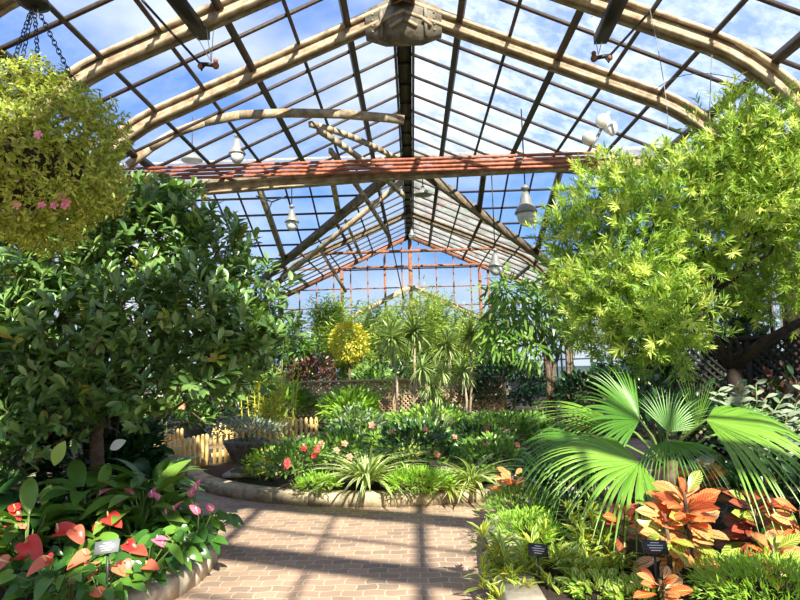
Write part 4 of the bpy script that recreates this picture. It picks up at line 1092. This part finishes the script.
# --- fan palm
PB = np.array([2.15, 5.35, .17])
t = thing('fan_palm', 'large fan palm with glossy split fronds in the right bed', 'palm', PB)
mb = MB(); mb.tube([PB-[0, 0, .05], PB+[0, 0, .3], PB+[.02, 0, .55]], [.16, .14, .10], 10); mb.build('trunk', 'bark', t)
def frond(hub, axis, normal, R, spread, n, mat, droop=.35, join=.42):
    hub = np.array(hub, float); ax = np.array(axis, float); ax /= np.linalg.norm(ax); nn = np.array(normal, float); nn -= ax*np.dot(nn, ax); nn /= np.linalg.norm(nn); sd = np.cross(ax, nn)
    mb = MB(); da = spread/n
    for i in range(n):
        a = -spread/2 + da*(i+.5) + rnd.normal(0, .12)*da; dj = rnd.normal(0, .06); dirv = ax*math.cos(a) + sd*math.sin(a)
        Rl = R*(.74+.26*math.cos(a*.75))*rnd.uniform(.93, 1.05); V = []; UV = []; F = []
        m = 10; perpv = -ax*math.sin(a) + sd*math.cos(a)
        for j in range(m+1):
            u = j/m; r = Rl*u
            if u < join: w = r*math.tan(da/2)*1.03
            else: w = Rl*join*math.tan(da/2)*1.08*max(.02, 1-((u-join)/(1-join))**1.3)
            base = hub + dirv*r*(1-.12*droop*u*u) + np.array([0, 0, -1])*(droop+abs(dj)*2)*Rl*(max(0, u-.35)**2)*1.3 + nn*(-.10*Rl*(1-math.cos(a)))*u
            fold = w*.7
            V += [base - perpv*w - nn*fold*.5, base + nn*fold*.5, base + perpv*w - nn*fold*.5]; UV += [[-1, u], [0, u], [1, u]]
        for j in range(m): q = j*3; F += [(q, q+1, q+4, q+3), (q+1, q+2, q+5, q+4)]
        mb.add(V, F, np.array(UV, float))
    o = mb.build('frond', mat, t)
    p = MB(); s0 = PB+[0, 0, .5]; p.tube([s0, (s0+hub)/2+[0, 0, .06], hub, hub+ax*.05], [.016, .012, .010, .006], 6); p.build('petiole', 'stem_green', o)
    # vertices of the frond and petiole share the palm's frame
    return o
FR = [ # hub px,py,Y ; axis ; normal ; R ; spread ; mat ; droop
 ((640, 462, 4.75), (-1.0, -.30, .10), (0, -.55, 1), .90, 3.3, 44, 'leaf_palm', .45),
 ((706, 420, 5.0), (.95, -.35, -.10), (.1, -.45, 1), 1.00, 2.6, 42, 'leaf_palm', .62),
 ((640, 420, 5.3), (-.75, -.1, .50), (.1, -1, .7), .70, 2.7, 34, 'leaf_palm_dark', .25),
 ((590, 440, 5.2), (-.85, -.3, -.25), (-.2, -.6, .8), .75, 2.4, 32, 'leaf_palm_dark', .6),
 ((697, 428, 5.1), (.12, .0, 1), (0, -1, .2), .50, .9, 14, 'leaf_palm', .1),
 ((668, 432, 5.4), (.35, .2, .75), (0, -1, .5), .50, 2.2, 26, 'leaf_palm_dark', .2),
 ((668, 440, 4.9), (.1, -.9, -.2), (0, -.4, 1), .55, 2.4, 30, 'leaf_palm_dark', .6),
 ((612, 418, 5.8), (-1, -.1, .12), (0, -.5, 1), .85, 1.5, 20, 'leaf_palm', .3),
 ((745, 425, 5.9), (.6, .5, .4), (0, -.8, .7), .6, 2.2, 28, 'leaf_palm_dark', .3),
]
for i, (h_, ax, nn, R, spd, n, mt, dr) in enumerate(FR): frond(at(*h_), ax, nn, R, spd, n, mt, dr, (.42, .45, .40, .38, .15, .36, .38, .25, .3)[i])

# --- crotons
def croton(px, py, Yc, L, n, label, mix, h=None, name='croton', T=T_CROTON, group='crotons in the right bed', spread=.35, heads=1):
    c = at(px, py, Yc); b = np.array([c[0], Yc, .17]); t = thing(name, label, 'croton', b, group)
    mb = MB(); mb.tube([b-[0, 0, .03], (b+c)/2+[.02, 0, 0], c], [.018, .014, .010], 6); mb.build('stem', 'bark', t)
    for (mt, frac) in mix:
        k_ = max(1, int(n*frac)); a = rnd.uniform(0, 2*PI, k_); u = rnd.uniform(0, .55 if mt == 'croton_red' else 1, k_)
        pos = c + np.stack([np.cos(a)*.03, np.sin(a)*.03, -u*spread], 1)
        d = np.stack([np.cos(a), np.sin(a), .9-1.3*u+rnd.normal(0, .15, k_)], 1)
        m2 = MB(); m2.leaves(T, d, pos, L*rnd.uniform(.7, 1.1, k_)*(.7+.4*u), up=(0, -.8, 1), jit=.3); m2.build('foliage', mt, t, True)
croton(684, 492, 4.1, .27, 72, 'tall orange and red croton in front of the fan palm', (('croton_red', .38), ('croton_peach', .42), ('croton_green', .2)), spread=.42)
croton(664, 512, 4.0, .22, 30, 'lower croton stem with peach leaves under the tall orange croton', (('croton_peach', .55), ('croton_green', .25), ('croton_red', .2)), spread=.3)
croton(752, 500, 4.5, .25, 49, 'dark maroon croton right of the tall orange one', (('croton_dark', .75), ('croton_green', .25)), spread=.38)
croton(800, 510, 4.3, .27, 49, 'red croton at the right frame edge', (('croton_red', .45), ('croton_peach', .3), ('croton_green', .25)), spread=.4)
croton(772, 545, 3.9, .22, 34, 'low mixed green and orange croton near the bottom right corner', (('croton_green', .45), ('croton_peach', .4), ('croton_red', .15)), spread=.3)
croton(622, 512, 4.3, .18, 26, 'small dark red croton half hidden under the palm frond', (('croton_dark', .7), ('croton_red', .3)), spread=.2)
croton(660, 580, 3.6, .17, 22, 'small orange croton at the bottom between sign and green fern', (('croton_peach', .6), ('croton_red', .4)), spread=.14)
croton(512, 476, 6.0, .22, 38, 'orange and peach croton at the edge of the palm by the path', (('croton_peach', .6), ('croton_red', .4)), spread=.35)
croton(700, 470, 4.9, .22, 26, 'shaded red croton behind the tall orange one', (('croton_dark', .6), ('croton_red', .4)), spread=.3)
# --- small-leaved yellow croton bush in front
SHOOTS = [(500, 545), (520, 560), (545, 535), (560, 555), (580, 530), (598, 545), (575, 575), (540, 580), (605, 570), (512, 575), (590, 595), (490, 560), (622, 555), (555, 598), (610, 522), (630, 590), (530, 545), (570, 512), (592, 516)]
b = fl(560, 590, .17); t = thing('croton_bush', 'low yellow-green narrow-leaved croton bush with a sign in it', 'croton', b, 'crotons in the right bed')
mb = MB(); ml = MB(); m2 = MB()
SHOOTS += [(rnd.uniform(478, 628), rnd.uniform(522, 622)) for _ in range(44)]
for i, (px, py) in enumerate(SHOOTS):
    q = at(px, py, 4.45 - (py-510)/90*.55 + .1*(i % 3)); g = np.array([q[0]*.8+b[0]*.2, q[1]+.05, .17]); mb.tube([g, q], .007, 5)
    n = 26; d = fib(n); d[:, 2] = np.abs(d[:, 2])*.9 - .05; u = rnd.uniform(-.10, .03, n); P_ = q + np.stack([0*u, 0*u, u], 1)
    ml.leaves(leaf_T(.20, 3, 'obovate', .2, .2), d[:18], P_[:18], .15, jit=.2); m2.leaves(leaf_T(.20, 3, 'obovate', .2, .2), d[18:]+[0, 0, .5], P_[18:], .12, jit=.2)
mb.build('stem', 'stem_green', t); ml.build('foliage', 'leaf_variegated', t); m2.build('new_growth', 'leaf_yellow', t)
shrub('asparagus_fern', 'fine dark green fern mound hanging over the right curb by the path', 'fern', (.95, 5.6, .15), .38, .30, T_THIN, .055, 1500, 'leaf_mid', second=('leaf_bright', .4), ry=.45)
shrub('asparagus_fern', 'fluffy bright green fern along the pale right curb', 'fern', (.85, 4.75, .15), .26, .28, T_THIN, .05, 1300, 'leaf_bright', ry=.45)
shrub('asparagus_fern', 'fluffy bright green fern in the bottom right corner', 'fern', (2.0, 3.6, .13), .44, .29, T_THIN, .045, 2800, 'leaf_bright', ry=.4)
shrub('leafy_shrub', 'shaded green shrub under the left side of the palm', 'shrub', (1.55, 5.9, .15), .55, .55, T_EL, .12, 500, 'leaf_dark')
shrub('leafy_shrub', 'shaded shrub under the right side of the palm', 'shrub', (3.0, 5.2, .15), .6, .55, T_EL, .12, 500, 'leaf_dark')
shrub('leafy_shrub', 'dark filler shrub behind the crotons at the right frame edge', 'shrub', (3.4, 4.6, .15), .5, .6, T_EL, .12, 450, 'leaf_dark')
# silver-leaved plant at right
t = thing('silver_plant', 'plant with rows of pale silvery leaves in shade right of the palm', 'foliage plant', (3.55, 6.3, .17)); ml = MB(); mb = MB()
for i in range(22):
    a = at(740+rnd.uniform(-20, 50), 440, 6.3); a[2] = .17; e_ = at(735+rnd.uniform(-25, 75), 400+rnd.uniform(-22, 18), 6.1); mb.tube([a, (a+e_)/2+[0, 0, .1], e_], .006, 4)
    u = np.linspace(.45, 1, 12)[:, None]; P_ = a + (e_-a)*u; d = np.stack([np.where(np.arange(12) % 2, 1, -1)*.8+rnd.normal(0, .2, 12), rnd.normal(-.2, .3, 12), np.full(12, .5)], 1); ml.leaves(T_EL, d, P_, .12, up=(0, -.8, .8), jit=.3)
mb.build('stem', 'stem_green', t); ml.build('foliage', 'leaf_grey', t)
shrub('leafy_shrub', 'maroon-leaved shrub behind the silver plant', 'shrub', (4.3, 6.9, .15), .7, 1.2, T_EL, .13, 700, 'leaf_bronze', second=('leaf_dark', .5))
shrub('leafy_shrub', 'dark shrub on the far side of the feathery tree trunk', 'shrub', (3.0, 7.4, .15), .7, 1.2, T_EL, .13, 700, 'leaf_dark')

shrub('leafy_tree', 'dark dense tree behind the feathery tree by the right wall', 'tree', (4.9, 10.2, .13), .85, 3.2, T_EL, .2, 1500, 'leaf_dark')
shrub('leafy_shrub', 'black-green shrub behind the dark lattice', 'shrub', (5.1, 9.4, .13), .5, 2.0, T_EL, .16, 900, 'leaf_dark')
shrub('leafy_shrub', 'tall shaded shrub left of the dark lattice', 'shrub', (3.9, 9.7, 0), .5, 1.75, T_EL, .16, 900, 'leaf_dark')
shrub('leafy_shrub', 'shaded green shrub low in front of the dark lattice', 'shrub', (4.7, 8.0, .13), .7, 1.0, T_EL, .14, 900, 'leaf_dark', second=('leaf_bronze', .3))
for (px, py, lb) in ((600, 600, 'small green groundcover clump at the bottom frame edge between the signs'), (640, 606, 'small groundcover clump left of the small orange croton')):
    q = fl(px, py, .13); shrub('groundcover_plant', lb, 'groundcover', q, .20, .13, T_EL, .06, 260, 'leaf_variegated', second=('leaf_bright', .25))
# --- plant signs
def sign(px, py, Ys, w, h, lean, label, mat, tilt=.5):
    c = at(px, py, Ys); t = thing('plant_sign', label, 'sign', (c[0], c[1], .17))
    Mx = np.array(Matrix.Rotation(lean, 3, 'Y') @ Matrix.Rotation(-tilt, 3, 'X'))
    def plate(cx, cz, ww, hh, th, y0):
        V = np.array([[a*ww/2+cx, y0+b_*th/2, d_*hh/2+cz] for a in (-1, 1) for b_ in (-1, 1) for d_ in (-1, 1)]) @ Mx.T + c
        return V, [(0, 1, 3, 2), (4, 6, 7, 5), (0, 4, 5, 1), (2, 3, 7, 6), (0, 2, 6, 4), (1, 5, 7, 3)]
    mb = MB(); mb.add(*plate(0, 0, w, h, .008, 0)); pl = mb.build('plate', mat, t)
    mb = MB()
    for i, (ww, cx) in enumerate(((.35, 0), (.62, 0), (.55, 0.02), (.4, .0))):
        mb.add(*plate(cx*w, h*(.30-.19*i), w*ww, h*.055, .002, -.0055))
    mb.build('lettering', 'sign_text', pl)
    mb = MB(); mb.bar((c[0], c[1]+.012, .15), (c[0], c[1]+.012, c[2]-h*.15), .014, .008, (0, 1, 0)); mb.build('post', 'sign_black', t)
sign(107, 547, 3.72, .15, .075, -.12, 'leaning grey plant sign on a thin black post among the anthuriums', 'sign_grey')
sign(538, 550, 4.0, .125, .075, .12, 'small black plant sign in the yellow croton bush', 'sign_black')
sign(655, 547, 3.7, .145, .075, .04, 'black plant sign in front of the tall orange croton', 'sign_black')
